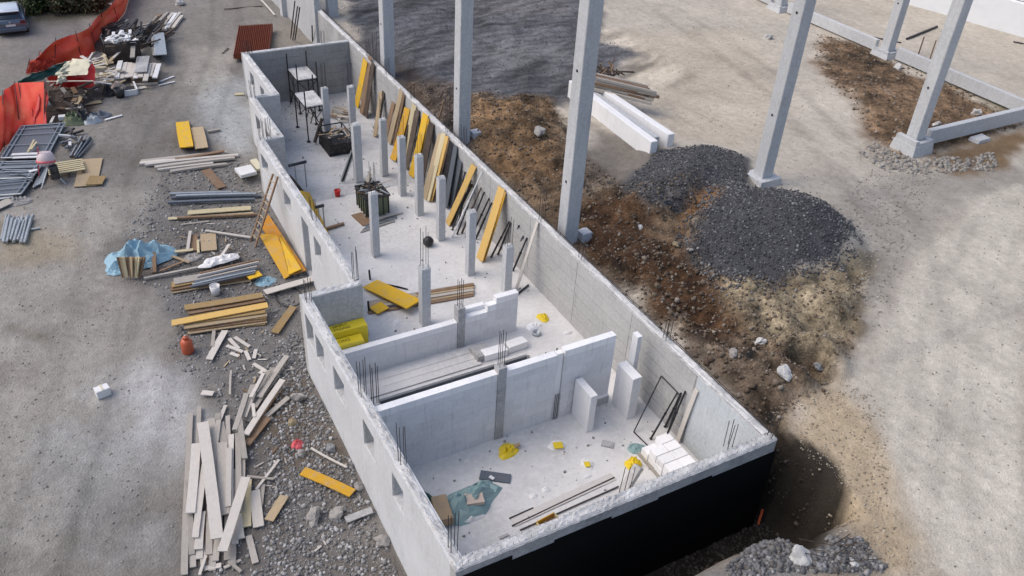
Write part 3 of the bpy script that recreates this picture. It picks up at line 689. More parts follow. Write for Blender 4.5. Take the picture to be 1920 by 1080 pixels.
for (cx,cz,sx,sz) in ((10.5,.9,.5,.12),(7.6,1.9,.3,.06),(8.6,2.2,.1,.3),(11.4,1.2,.25,.05)):
    pass
P2=thing('partition_wall','separate white block panel right of the narrow slot, beside the long wall','wall',(13.3,17.45,0))
blockwall(P2,12.28,14.2,17.30,17.55,0,2.85)
MB().box(12.03,12.25,17.36,17.55,0,2.75).build('slot_strip','aact',P2)
for i in range(3): MB().tube((12.08+.06*i,17.30,0),(12.08+.06*i,17.3,1.1),.012,5).build('rebar','rebar',P2)
P3=thing('partition_wall','low white block wall with stepped right end behind the service trench','wall',(9.5,22.1,0))
blockwall(P3,X4+TH+.01,10.8,22.0,22.25,0,1.15,bh=.23); blockwall(P3,11.1,12.0,22.0,22.25,0,1.25)
blockwall(P3,11.1,12.0,22.26,22.45,0,1.42); blockwall(P3,12.0,12.35,22.0,22.25,0,1.5); blockwall(P3,12.35,13.25,22.0,22.25,0,1.75)
MB().box(10.81,11.09,21.95,22.3,0,1.75).build('cast_post','conc',P3)
for i in range(4): MB().tube((10.88+.14*(i%2),22.03+.14*(i//2),1.7),(10.88+.14*(i%2),22.03+.14*(i//2),2.9),.011,5).build('rebar','rebar',P3)
P4=thing('pilaster','grey corner pilaster with long bars where the front block wall meets the left wall','pilaster',(6.15,17.75,0))
MB().box(6.0,6.3,17.6,17.95,0,2.6).build('shaft','conc_dk',P4)
for i in range(4): MB().tube((6.07+.16*(i%2),17.68+.16*(i//2),2.5),(6.07+.16*(i%2),17.68+.16*(i//2),4.1),.012,5).build('rebar','rebar',P4)
# ================================================================ precast columns
def column(x,y,lab,w_=.6,base=2.0,h=12.5,hole=True,d_=.6):
    t=thing('precast_column',lab,'column',(x,y,base),'tall precast concrete columns of the new hall')
    c=.025; m=MB()
    prof=[(-w_/2+c,-d_/2),(w_/2-c,-d_/2),(w_/2,-d_/2+c),(w_/2,d_/2-c),(w_/2-c,d_/2),(-w_/2+c,d_/2),(-w_/2,d_/2-c),(-w_/2,-d_/2+c)]
    vs=[(x+a,y+b,z) for z in (base,h) for a,b in prof]
    m.add(vs,[(i,(i+1)%8,8+(i+1)%8,8+i) for i in range(8)]+[tuple(range(7,-1,-1)),tuple(range(8,16))])
    m.build('shaft','precast',t)
    if hole:
        for zz in (base+3.2,base+7.5): MB().lathe((x-w_/2-.004,y,zz),[(.055,-.003),(.055,.012)],10,(-1,0,0)).build('lifting_socket','steel',t)
    return t
ca=column(16.35,42.4,'far column rising beside the far cross wall',base=1.6); cb=column(16.45,33.45,'second column outside the long wall, left of the tall middle one',base=1.5)
cc=column(16.45,23.95,'nearest column rising in front of the brown soil bank',base=1.5)
MB().box(16.95,17.4,23.6,24.1,1.5,2.35,.9,.05).build('footing_block','precast',cc)
MB().box(16.9,17.35,33.1,33.6,1.5,2.5,.9,.05).build('footing_block','precast',cb)
cdx=column(26.75,24.35,'free-standing column whose foot stands on the dark gravel heap',base=2.3)
MB().box(26.15,27.35,23.75,24.95,2.2,2.62,.96).build('base_pad','precast',cdx)
ce=column(35.9,23.95,'leftmost column set in a flared socket at the ground beam corner',base=2.3)
def socket(t,x,y,r=.75,h=1.0,z0=2.0):
    m=MB(); m.box(x-r,x+r,y-r,y+r,z0,z0+h*.75,.86); m.build('socket_base','precast',t)
    m=MB()
    q=r*.82
    m.box(x-q,x-.36,y-q,y+q,z0+h*.75,z0+h,.95); m.box(x+.36,x+q,y-q,y+q,z0+h*.75,z0+h*.95,.95); m.box(x-.36,x+.36,y-q,y-.36,z0+h*.75,z0+h*.9,.95)
    m.build('socket_rim','precast',t)
socket(ce,35.9,23.95,.74,1.05)
cf=column(45.2,33.9,'column on the far ground beam, behind the corner socket column',base=2.3); socket(cf,45.2,33.9,.7,.75)
cg=column(45.2,43.2,'column at top right partly hidden behind the free-standing column',base=2.3); socket(cg,45.2,43.2,.7,.7)
column(16.4,51.6,'most distant column beside the tall pale wall at top centre',base=1.5)
# ground beams
def beam(p0,p1,w_,h_,lab,name='ground_beam',group='precast ground beams of the new hall',mat='precast',z=None):
    t=MB(); a=Vector(p0);b=Vector(p1); t.bar(a,b,w_,h_); o=t.build(name,'precast' if mat is None else mat,None,bevel=.015)
    return tag(o,lab,'beam',group)
beam((36.8,23.9,2.85),(44.6,23.9,2.85),.3,.75,'ground beam running right from the corner socket')
beam((45.2,24.0,2.75),(45.2,33.1,2.75),.28,.7,'ground beam leading back from the right picture edge to the far column')
beam((45.2,34.7,2.7),(45.2,42.4,2.7),.28,.65,'ground beam between the two farther columns')
beam((45.2,44.0,2.7),(45.2,56,2.7),.28,.65,'ground beam at the top edge of the picture')
tag(MB().box(39.6,40.6,23.0,23.6,2.1,2.5,.85,.06).build('support_pad','precast'),'pale concrete pad poking out under the ground beam','pad')
# hall at upper right
t=thing('white_hall','white clad hall with a low plinth wall at the top right corner','building',(60,45,2.3))
pa=at(1722,14,2.3); pb=at(1930,74,2.3)
d=(pb-pa).normalized(); nn=Vector((-d.y,d.x,0)); nn=nn if nn.x>0 else -nn
MB().bar(pa+d*-30+nn*.3+V3(0,0,1.0),pa+d*45+nn*.3+V3(0,0,1.0),.6,2.0).build('plinth_wall','whitewall',t)
for k in range(13):
    a=pa+d*(-30+k*6+.02)+nn*.7; b=pa+d*(-30+k*6+5.98)+nn*.7
    MB().bar(a+V3(0,0,5.6),b+V3(0,0,5.6),.5,7.1).build('cladding_panel','whitewall',t)
MB().bar(pa+d*-30+nn*.72+V3(0,0,2.03),pa+d*45+nn*.72+V3(0,0,2.03),.42,.05).build('flashing','steel',t)
q=at(1822,14,2.3); MB().box(q.x,q.x+.3,q.y,q.y+.3,2.3,5.2).build('downpipe','blackplastic',t)
# ================================================================ white beams stack
def loose(name,p0,p1,w_,h_,mat,lab,cat,group=None,wdir=None,bev=0.):
    o=(MB().plank if mat.startswith('wood') or mat in('yellow','amber','gold') else MB().bar)(p0,p1,w_,h_,wdir).build(name,mat,None,bevel=bev); return tag(o,lab,cat,group)
gb='white precast beams lying side by side'
loose('precast_beam',(23.75,35.6,2.75),(23.45,28.0,2.75),.38,.9,'aact','left one of the white beams on the ground, showing its full side',  'beam',gb,bev=.02)
loose('precast_beam',(24.18,35.6,2.72),(23.98,28.5,2.72),.26,.76,'precast','narrow middle beam sunk between the two white beams','beam',gb,bev=.02)
loose('precast_beam',(24.62,35.6,2.80),(24.62,28.3,2.80),.36,.84,'aact','right one of the white beams on the ground, nearest the sandy yard','beam',gb,bev=.02)
# old timber bundle on the beams
a0=at(1106,158,3.3); b0=at(1224,184,3.1)
gl='weathered poles bundled above the white beams'
for i in range(30):
    r_=i//6; o_=Vector((rng.uniform(-.12,.12),-.40+.165*(i%6)+.08*(r_%2),0)); zz=.13*r_-.1+rng.uniform(0,.04)
    loose('timber_pole',a0+o_+V3(0,0,zz),b0+o_+V3(rng.uniform(-.4,.1),0,zz),.14,.12,rng.choice(['wood_brown','wood_dark','wood_brown','wood_grey']),'weathered timber pole in the bundle lying across the white beams','pole',gl)
for i in range(34):
    p=at(1112+rng.uniform(0,60),140+rng.uniform(-16,14),3.3); q=p+V3(rng.uniform(-.9,.9),rng.uniform(-.6,.6),rng.uniform(-.3,.5))
    loose('branch',p,q,.07,.07,rng.choice(['wood_dark','wood_dark','wood_brown']),'dark broken branch tangled on the timber bundle','branch','dark branches on the timber bundle')
# ================================================================ things inside the basement
def platform(pts,z,legs,lab):
    c=sum((at(*p,z) for p in pts),Vector())/4
    t=thing('work_platform',lab,'platform',(c.x,c.y,0),'white-topped work platforms on black legs')
    P=[at(*p,z) for p in pts]
    x0,x1=(P[0].x+P[3].x)/2,(P[1].x+P[2].x)/2; y0,y1=(P[2].y+P[3].y)/2,(P[0].y+P[1].y)/2
    n=4
    for i in range(n):
        a=x0+(x1-x0)*i/n; b=x0+(x1-x0)*(i+1)/n-.01
        MB().box(a,b,y0,y1,z-.04+rng.uniform(0,.01),z).build('deck_board','cap',t)
    for k,(lx,ly) in enumerate(((x0,y0),(x1,y0),(x0,y1),(x1,y1))):
        MB().tube((lx,ly,0),(lx,ly,z+.85),.035,6).build('leg','steel',t)
        MB().box(lx-.09,lx+.09,ly-.09,ly+.09,0,.02).build('foot_plate','steel',t)
    for (a,b) in (((x0,y0),(x1,y0)),((x0,y1),(x1,y1)),((x0,y0),(x0,y1)),((x1,y0),(x1,y1))):
        MB().tube((a[0],a[1],z-.09),(b[0],b[1],z-.09),.025,5).build('rail','steel',t)
        MB().tube((a[0],a[1],z-.1),((a[0]+b[0])/2,(a[1]+b[1])/2,z-.7),.018,5).build('brace','steel',t)
        MB().tube((b[0],b[1],z-.1),((a[0]+b[0])/2,(a[1]+b[1])/2,z-.7),.018,5).build('brace','steel',t)
platform([(537,129),(575,124),(595,145),(560,150)],1.9,0,'farther white-topped platform against the far cross wall')
platform([(552,174),(592,169),(606,196),(572,200)],1.9,0,'nearer white-topped platform left of the farthest left post')
def trestle(px,py,lab,mat='steel',s=.7):
    p=at(px,py,0); t=thing('trestle',lab,'trestle',p)
    for sy in (-.35,.35):
        MB().tube(p+V3(-.3*s,sy,0),p+V3(0,sy,.9*s),.03,5).build('leg',mat,t); MB().tube(p+V3(.3*s,sy,0),p+V3(0,sy,.9*s),.03,5).build('leg',mat,t)
    MB().tube(p+V3(0,-.4,.9*s),p+V3(0,.4,.9*s),.035,5).build('top_rail',mat,t)
trestle(548,190,'small dark folding trestle under the farther platform')
trestle(586,225,'small dark folding trestle under the nearer platform')
# black mesh crate with scrap
def boxframe(t,x0,x1,y0,y1,z0,z1,mat,r=.03,name='frame_bar'):
    for x in(x0,x1):
        for y in(y0,y1): MB().tube((x,y,z0),(x,y,z1),r,5).build(name,mat,t)
    for z in(z0,z1):
        for y in(y0,y1): MB().tube((x0,y,z),(x1,y,z),r,5).build(name,mat,t)
        for x in(x0,x1): MB().tube((x,y0,z),(x,y1,z),r,5).build(name,mat,t)
p=at(628,292,0); cx,cy=p.x+.35,p.y+.8
t=thing('mesh_crate','black mesh crate full of broken wood left of the thick tall post','crate',(cx,cy,0))
boxframe(t,cx-.6,cx+.6,cy-.8,cy+.8,.02,.95,'steel',.035)
m=MB()
for i in range(9):
    u=-.8+1.6*i/8; m.box(cx-.6,cx-.59,cy+u-.01,cy+u+.01,.02,.95); 
for i in range(9):
    u=-.6+1.2*i/8; m.box(cx+u-.01,cx+u+.01,cy-.8,cy-.79,.02,.95)
for k in range(5):
    zz=.1+.2*k; m.box(cx-.59,cx-.58,cy-.8,cy+.8,zz,zz+.02); m.box(cx-.6,cx+.6,cy-.79,cy-.78,zz,zz+.02)
m.build('mesh_side','steel',t)
MB().box(cx-.57,cx+.57,cy-.77,cy+.77,.03,.6).build('crate_lining','blackplastic',t)
for i in range(16):
    a=V3(cx+rng.uniform(-.5,.5),cy+rng.uniform(-.7,.7),rng.uniform(.65,.95)); b=a+V3(rng.uniform(-.7,.7),rng.uniform(-.7,.7),rng.uniform(-.1,.35))
    loose('wood_scrap',a,b,.09,.03,rng.choice(['wood_brown','wood_grey','wood_tan']),'broken wood offcut thrown on the black mesh crate','offcut','wood offcuts on the mesh crate')
loose('timber',at(590,270,0)+V3(0,0,.08),at(604,222,1.2),.14,.1,'wood_dark','dark beam leaning left of the mesh crate','beam')
loose('timber',at(606,262,0)+V3(0,0,.05),at(600,235,1.0),.1,.08,'wood_dark','short dark prop leaning beside the mesh crate','prop')
for k in range(3):
    loose('steel_section',at(639+k*3,342,0)+V3(0,0,.05),at(659+k*3,283,1.5),.07,.05,['galv','steel','galv'][k],'grey steel section leaning on the thick tall post','steel section','grey steel sections leaning on the thick post')
# red bucket
def bucket(p,r,h,mat,lab,cat='bucket',name='bucket',handle=True):
    t=thing(name,lab,cat,p); MB().lathe(p,[(r*.75,0),(r,h),(r*.9,h),(r*.68,.03)],14).build('shell',mat,t,True)
    if handle:
        for s in range(6):
            a0_,a1_=math.pi*s/6,math.pi*(s+1)/6
            MB().tube(p+V3(r*math.cos(a0_),0,h+r*.5*math.sin(a0_)),p+V3(r*math.cos(a1_),0,h+r*.5*math.sin(a1_)),.008,4).build('handle','steel',t)
bucket(at(633,367,0),.15,.3,'red','small red bucket on the slab left of the olive skip')
# rubbish skip
x0,x1,y0,y1=11.05,12.1,31.75,33.0
t=thing('rubbish_skip','olive green rubbish skip heaped with scrap on the slab','skip',(11.6,32.4,0))
m=MB(); m.box(x0,x1,y0,y0+.05,.12,1.0); m.box(x0,x1,y1-.05,y1,.12,1.0); m.box(x0,x0+.05,y0+.05,y1-.05,.12,1.0); m.box(x1-.05,x1,y0+.05,y1-.05,.12,1.0); m.box(x0+.05,x1-.05,y0+.05,y1-.05,.12,.2)
m.build('tub','binolive',t)
for k in range(5): MB().box(x0+.02+k*.245,x0+.07+k*.245,y0-.04,y0,.1,1.0).build('rib','steel',t)
for k in range(5): MB().box(x0-.04,x0,y0+.02+k*.29,y0+.07+k*.29,.1,1.0).build('rib','steel',t)
m=MB(); m.box(x0-.06,x1+.06,y0-.06,y0+.03,.98,1.05); m.box(x0-.06,x1+.06,y1-.03,y1+.06,.98,1.05); m.box(x0-.06,x0+.03,y0,y1,.98,1.05); m.box(x1-.03,x1+.06,y0,y1,.98,1.05); m.build('rim','steel',t)
MB().box(x0+.06,x1-.06,y0+.06,y1-.06,.5,.85,.9,.1).build('fill','wood_dark',t)
for i in range(34):
    a=V3(rng.uniform(x0+.1,x1-.1),rng.uniform(y0+.1,y1-.1),rng.uniform(.85,1.15)); b=a+V3(rng.uniform(-.6,.6),rng.uniform(-.6,.6),rng.uniform(-.1,.25))
    loose('scrap',a,b,.07,.03,rng.choice(['wood_grey','galv','wood_dark','steel','wood_brown']),'piece of grey scrap piled in the olive skip','scrap','scrap piled in the olive skip')
loose('board_offcut',at(686,350,.9),at(694,325,1.5),.25,.04,'wood_grey','grey board standing up out of the olive skip','board')
loose('cardboard_sheet',at(668,402,0)+V3(0,0,.03),at(690,422,0)+V3(0,0,.03),.5,.04,'wood_brown','dirty brown sheet on the slab at the foot of the skip','sheet')
for k in range(9):
    a=at(676+k*2.2,437-k*2.4,0)+V3(0,0,.03+.012*(k%3)); b=a+V3(1.55+rng.uniform(-.1,.2),.25+rng.uniform(-.1,.1),0)
    loose('steel_strip',a,b,.06,.04,rng.choice(['wood_grey','galv','bluesteel']),'grey strip in the loose bundle lying beside the olive skip','strip','grey strips beside the olive skip')
# black ball
p=at(803,460,0); tag(MB().lathe(p+V3(0,0,.0),[(.08,0),(.19,.06),(.235,.17),(.22,.28),(.13,.39),(.03,.42)],16).build('rubber_buoy','blackplastic',None,True),'round black ball on the slab behind a post','ball')
# props by the left wall
def hprop(p0,p1,lab,z0=.0,hh=1.3,mat='blackplastic'):
    a=at(*p0,hh); b=at(*p1,hh); t=thing('shoring_prop',lab,'prop',((a.x+b.x)/2,(a.y+b.y)/2,0),'black props behind the stepped left wall')
    MB().tube(a,b,.07,6).build('head_bar',mat,t)
    for q in (a+(b-a)*.35,a+(b-a)*.9): MB().tube((q.x,q.y,0),(q.x,q.y,hh),.03,6).build('leg','galv',t)
hprop((541,311),(574,303),'farther T-shaped prop behind the left wall, nearest the stub wall')
hprop((591,389),(607,385),'nearer T-shaped prop beside the yellow board behind the left wall',hh=1.4)
loose('timber',at(606,434,0)+V3(0,0,.08),at(645,422,0)+V3(0,0,.08),.12,.1,'wood_brown','short brown timber lying by the nearer T-shaped prop','timber')
loose('timber',atX(541,330,8.3),at(566,360,.3),.16,.12,'wood_dark','dark timber leaning on the inside of the left wall','timber')
# yellow boards leaning inside the left wall


# leaning boards along the right wall
def lean(pb,pt,w_,mat,lab,name='formwork_board',cat='board',group='boards leaning on the long right wall',t_=.035,dx=0.,tilt=0.):
    b=at(*pb,0); a=atX(*pt,XI-.06-dx)
    if a.z>3.15: a=at(*pt,3.1)
    b=b+V3(0,0,.03)
    o=MB().plank(b,a,w_,t_,(tilt,1,0)).build(name,mat,None); return tag(o,lab,cat,group)
LEAN=[((668,199),(685,113),.52,'yellow','brightest and farthest yellow board on the long wall'),
((678,214),(694,106),.40,'wood_brown','brown board directly behind the farthest yellow one'),
((685,219),(700,118),.40,'wood_dark','dark board between the farthest yellow board and a thin strut'),
((703,257),(714,172),.30,'wood_tan','narrow tan board right of the farthest yellow one'),
((708,240),(719,172),.25,'wood_dark','dark narrow board behind the narrow tan one'),
((722,262),(738,192),.35,'wood_brown','dull brown board behind the first pale plank'),
((729,268),(753,170),.36,'wood_tan','first pale plank, reaching above the wall top'),
((737,272),(757,176),.26,'wood_brown','brown plank touching the first pale one'),
((737,301),(764,203),.50,'amber','amber board with dark fastening slots, left of the post row'),
((746,302),(770,210),.30,'wood_dark','dark board in the gap beside the slotted amber one'),
((757,300),(777,196),.42,'wood_cream','cream plank between the two amber boards'),
((762,318),(783,205),.40,'wood_dark','dark board just right of the cream plank'),
((771,331),(798,214),.48,'yellow','yellow board reaching lowest among the far group'),
((779,330),(803,222),.22,'amber','narrow amber edge board beside the lowest yellow board'),
((788,346),(809,230),.50,'wood_dark','dark sheet right of the lowest yellow board'),
((795,373),(826,252),.36,'wood_tan','pinkish plank at the left of the fan of tan planks'),
((801,377),(832,250),.34,'wood_cream','lightest plank of the fan of tan planks'),
((807,377),(838,255),.28,'gold','yellowish plank of the fan of tan planks'),
((812,377),(841,260),.20,'wood_brown','reddish brown plank at the right of the fan'),
((824,380),(846,266),.45,'steel','black steel sheet right of the fan of planks'),
((833,388),(853,272),.45,'bluesteel','blue black panel left of the single gold board'),
((843,388),(862,300),.40,'bluesteel','dark panel with a pale top edge'),
((839,421),(889,310),.34,'gold','single gold board leaning at the widest angle'),
((846,423),(885,345),.16,'wood_dark','dark strip under the single gold board'),
((899,488),(941,352),.42,'gold','widest gold board, nearest the bare wall'),
((905,487),(945,358),.30,'amber','amber board half hidden behind the widest gold one')]
for a in LEAN: lean(a[0],a[1],a[2]*1.22,*a[3:])
def rod(pb,pt,lab,r=.028,mat='steel',name='steel_prop',cat='prop',group=None,dx=0,zb=0):
    b=at(*pb,zb)+V3(0,0,.03); a=atX(*pt,XI-.05-dx)
    t=thing(name,lab,cat,b,group); d=(a-b)
    MB().tube(b,b+d*.55,r*1.25,6).build('outer_tube',mat,t); MB().tube(b+d*.55,a,r,6).build('inner_tube',mat,t)
    MB().tube(b+d*.54,b+d*.56,r*1.6,8).build('collar',mat,t); n=d.normalized()
    MB().frame(b,n.cross(V3(0,1,0)).normalized(),V3(0,1,0),n,.045,.045,.008).build('end_plate',mat,t)
g_='dark steel props leaning on the long wall'
loose_l='thin dark prop among those leaning between the gold boards'
for pb,pt in (((848,432),(884,338)),((857,440),(893,345)),((866,438),(902,352)),((874,446),(908,360)),((886,440),(917,372)),((892,449),(922,380)),((852,412),(872,322)),((860,418),(878,330))):
    rod(pb,pt,loose_l,.036,rng.choice(['steel','wood_dark','steel']),group='thin dark props between the gold boards')
rod((848,445),(904,322),'long whitish pole crossing the dark props between the gold boards',.03,'white','wooden_pole','pole')
rod((700,240),(723,188),'thin pale strut right of the farthest yellow board',.025,'galv','strut','strut')
rod((761,289),(783,250),'short white batten crossing below the cream plank',.03,'white','batten','batten')
for k,(pb,pt,l) in enumerate((((921,483),(955,415),'dark prop right of the widest gold board, leftmost of its pair'),((934,478),(958,418),'dark prop right of the widest gold board, rightmost of its pair'),
    ((957,466),(973,423),'short dark prop leaning above the shorter post'),((963,482),(981,443),'thin dark prop right of the shorter post'),((962,508),(988,446),'long dark prop nearest the whitish plank'))):
    rod(pb,pt,l,.035,'steel')
lean((968,543),(1008,416),.16,'wood_pale','slim whitish plank leaning alone on the bare wall',name='plank',cat='plank')
loose('steel_rod',at(967,556,0)+V3(0,0,.05),at(991,536,0)+V3(0,0,.05),.06,.05,'steel','short black rod lying at the foot of the whitish plank','rod')
# pile of odds at the right of far floor
for i in range(14):
    a=at(rng.uniform(622,655),rng.uniform(205,232),.05)+V3(0,0,.05*(i%4)); b=a+V3(rng.uniform(-.8,.8),rng.uniform(-.8,.8),rng.uniform(-.02,.1))
    loose('wood_scrap',a,b,.12,.03,rng.choice(['wood_grey','wood_brown','wood_tan','wood_pale']),'broken board in the scatter behind the black mesh crate','offcut','broken boards behind the mesh crate')
# yellow panel + long boards
a=at(694,532,.1); b=at(776,571,.35)
loose('shuttering_board',a+V3(0,0,.0),b,.75,.05,'yellow','slanted yellow panel lying on long boards in mid floor','panel')
for k in range(7):
    a=at(690,588-k*3.2,0)+V3(0,0,.03+.035*(k%3)); b=at(888,554-k*3.4,0)+V3(0,0,.03+.035*(k%3))
    if k%2: a=a+(b-a)*.45
    loose('long_board',a,b,.16,.04,['wood_brown','wood_tan','wood_grey','wood_brown','wood_tan','wood_brown','wood_grey'][k],'long thin board in the bundle running under the slanted yellow panel','board','long boards under the slanted yellow panel')
loose('shuttering_board',at(700,583,.12),at(722,572,.12),.5,.04,'yellow','yellow offcut lying on the left end of the long boards','panel')
for k,(px,py) in enumerate(((694,524),(692,583))): loose('peg',at(px,py,0),at(px-1,py,0)+V3(0,0,.45),.07,.07,'steel',['short black peg standing at the upper corner of the slanted yellow panel','short black peg standing at the left end of the long boards'][k],'peg')
for k in range(5):
    a=at(727+k*4,535+k,0)+V3(0,0,.04); loose('steel_mesh_piece',a,a+V3(.35,-.35,0),.05,.03,'steel','dark steel offcut beside the slanted yellow panel','steel offcut','steel offcuts beside the slanted yellow panel')
tag(MB().bar(at(676,590,.9),at(692,630,.0)+V3(0,0,.05),.12,.05).build('batten','wood_pale'),'pinkish batten leaning at the corner of the yellow block pallets','batten')
# yellow wrapped block pallets with print
def text(body,loc,size,rz,parent,ex=.002,mat='ink'):
    c=bpy.data.curves.new('print','FONT'); c.body=body; c.size=size; c.align_x='CENTER'; c.extrude=ex; c.materials.append(M[mat])
    tmp=bpy.data.objects.new('print_src',c); me=bpy.data.meshes.new_from_object(tmp); bpy.data.objects.remove(tmp); o=bpy.data.objects.new('print',me); COL.objects.link(o); o.parent=parent; o.location=Vector(loc)-WL[parent.name]; o.rotation_euler=(0,0,rz); return o
def pallet(x0,x1,y0,y1,z1,lab,lines):
    t=thing('block_pallet',lab,'pallet',((x0+x1)/2,(y0+y1)/2,0),'yellow wrapped block pallets')
    n=3; w_=(y1-y0)/n
    MB().box(x0,x1,y0,y1,.12,z1,.985,.012).build('wrapping','yplastic',t,bevel=.02)
    for k in range(3):
        xx=x0+(x1-x0)*k/2; MB().box(xx-.04+(.04 if k==0 else -.04 if k==2 else 0),xx+.04+(.04 if k==0 else -.04 if k==2 else 0),y0,y1,0,.1).build('pallet_runner','wood_tan',t)
    for k,(s,yy,sz) in enumerate(lines): text(s,((x0+x1)/2-.05,yy,z1+.004),sz,R(2),t)
pallet(6.06,7.75,22.72,23.17,1.55,'upper yellow wrapped block pallet with two rows of print under the stub wall',[('SIMPLY',22.98,.17),('YTONG',22.79,.17)])
pallet(6.06,7.45,22.28,22.70,1.30,'lower yellow wrapped block pallet with one row of print next to the low white wall',[('YTONG',22.44,.17)])
# ================================================================ corridor between the block walls
MB().box(X4+TH+.01,12.9,20.53,20.55,-.36,-.03).build('trench_shade_strip','bluesteel',B)  # dark sheet added on the slab edge to stand in for trench shade
MB().box(X4+TH+.01,12.9,20.57,20.70,.001,.05).build('trench_kerb','floor',B)
for k in range(3):
    y=20.93+.35*k
    loose('floor_plank',(6.3,y,.04),(11.2+.5*(k%2),y,.04+.01*k),.34,.05,'floor',['dusty plank nearest the dark trench','second dusty plank from the dark trench','third dusty plank from the dark trench'][k],'plank','dusty planks between the two block walls')
tag(MB().box(11.1,11.7,20.9,21.6,.0,.28,1,.04).build('concrete_slab_piece','conc'),'broken square concrete piece on the planks below the low wall post','concrete piece')
loose('white_block',at(905,667,.15),at(948,655,.15),.4,.28,'aact','white block lying left of the bar bundle behind the front wall','block',bev=.01)
loose('white_block',at(950,652,.15),at(984,640,.15),.4,.28,'aact','white block lying right of the bar bundle behind the front wall','block',bev=.01)
for k in range(6):
    a=at(972+k*8.5,668-k*3,.0); loose('bent_bar',V3(a.x,19.5,.3),V3(a.x+rng.uniform(-.1,.15),19.3,.95+rng.uniform(-.1,.2)),.035,.035,'steel','short black bent bar sticking up behind the front block wall','bar','black bent bars behind the front block wall')
p=at(1006,627,0); t=thing('drain_pipe','short grey pipe stub set in the slab right of the low white wall','pipe',p)
MB().lathe(p,[(.16,0),(.16,.12),(.13,.12),(.13,.01)],16).build('pipe','galv',t,True)
def crumple(px,py,z,rx,ry,h,mat,lab,cat,name,seed=0,n=14,rot=0.,fn=None):
    """crumpled sheet or bag: closed lumpy low mound"""
    p=(at(px,py,z) if fn is None else fn(px,py)); m=MB(); vs=[];fs=[]; nr_=7
    for j in range(nr_+1):
        for i in range(n):
            a=2*math.pi*i/n; q=j/nr_; 
            rr=q*(1+.32*mn.noise(Vector((math.cos(a)*1.7+seed,math.sin(a)*1.7,seed*.7))))
            x=rr*rx*math.cos(a);y=rr*ry*math.sin(a)
            zz=h*(1-q**2)*(.75+.9*mn.noise(Vector((x*4.5/max(.3,rx)+seed,y*4.5/max(.3,rx),seed))))+.012
            if j==nr_: zz=.004
            ca_,sa_=math.cos(rot),math.sin(rot)
            vs.append(p+V3(x*ca_-y*sa_,x*sa_+y*ca_,max(.004,zz)))
    for j in range(nr_):
        for i in range(n): fs.append((j*n+i,j*n+(i+1)%n,(j+1)*n+(i+1)%n,(j+1)*n+i))
    o=m.add(vs,fs).build(name,mat); return tag(o,lab,cat)
crumple(1018,596,0,.22,.3,.16,'ybag','small yellow bag on the slab by the bare right wall','bag','bag',3)
crumple(1000,612,0,.35,.2,.1,'aact','crushed white block rubble left of the small yellow bag','rubble','block_rubble',5)
crumple(1064,624,0,.2,.1,.06,'white','flat white scrap behind the separate block panel','scrap','paper_scrap',7)
tag(MB().lathe(at(744,606,0),[(.16,0),(.1,.08),(.03,.14)],8).build('plaster_lump','aact'),'small white lump on the slab behind the low wall','lump')
# right end panels
def slab(name,x0,x1,y0,y1,z0,z1,lab,mat='aac',bands_=0):
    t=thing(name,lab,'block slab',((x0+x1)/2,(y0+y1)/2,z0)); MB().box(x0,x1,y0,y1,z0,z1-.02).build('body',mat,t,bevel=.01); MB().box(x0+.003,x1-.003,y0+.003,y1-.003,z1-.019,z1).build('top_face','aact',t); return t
slab('standing_slab',12.75,13.0,16.3,17.25,0,1.55,'short white slab standing in front of the separate block panel')
slab('standing_slab',14.3,14.65,16.25,17.15,0,1.75,'thicker white slab standing against the long wall')
slab('standing_slab',14.72,14.9,16.85,17.15,0,2.9,'tall narrow white slab rising behind the thicker one')
slab('low_block_course',13.1,14.2,17.2,17.45,0,.35,'low grey course of blocks between the two standing slabs','conc')
# block stack
t=None
for k in range(2):
    for i in range(4):
        for j in range(2):
            if k==1 and i==3 and j==0: continue
            x=13.75+.5*j+rng.uniform(-.01,.01); y=13.3+.3+.36*i
            tag(MB().box(x,x+.48,y-.34+.0,y,.12+.27*k,.12+.27*k+.26).build('white_block','aact',None,bevel=.008),('top layer' if k else 'bottom layer')+' block in the white stack by the right wall','block','white blocks stacked near the front right corner')
tag(MB().box(13.7,14.8,13.2,14.75,.0,.11).build('pallet','wood_grey'),'grey pallet under the white block stack','pallet')
crumple(1193,842,0,.28,.28,.14,'teal','pale blue crumpled bag beside the white block stack','bag','bag',11)
crumple(1187,872,0,.26,.26,.34,'ybag','yellow bag beside the broken post, right of the floor','bag','bag',13)
crumple(952,846,0,.42,.30,.20,'ybag','large crumpled yellow bag below the cast post','bag','bag',15,rot=.4)
loose('orange_scrap',at(965,838,.1),at(975,832,.18),.12,.05,'card','orange scrap on the large yellow bag','scrap')
crumple(1045,835,0,.34,.22,.08,'white','white sheet under a yellow piece right of the large yellow bag','sheet','sheet',17)
loose('yellow_packaging',at(1038,836,.1),at(1055,834,.1),.26,.04,'ybag','flat yellow packaging on a white sheet','packaging')
crumple(1101,870,0,.22,.24,.06,'white','small white sheet in the middle of the front room','sheet','sheet',19)
loose('yellow_packaging',at(1096,871,.08),at(1106,870,.08),.2,.03,'ybag','small yellow packaging in the middle of the front room','packaging')
crumple(1102,893,0,.16,.08,.03,'white','tiny white scrap below the small yellow packaging','scrap','paper_scrap',21)
loose('board',at(900,890,.04),at(957,898,.04),.34,.05,'bluesteel','dark grey board lying left of centre in the front room','board')
loose('trowel_board',at(918,893,.09),at(926,898,.09),.1,.03,'white','small pale tool on the dark grey board','tool')
loose('tile',at(1128,830,.03),at(1150,835,.03),.26,.04,'conc','grey tile lying behind the blue bag','tile')
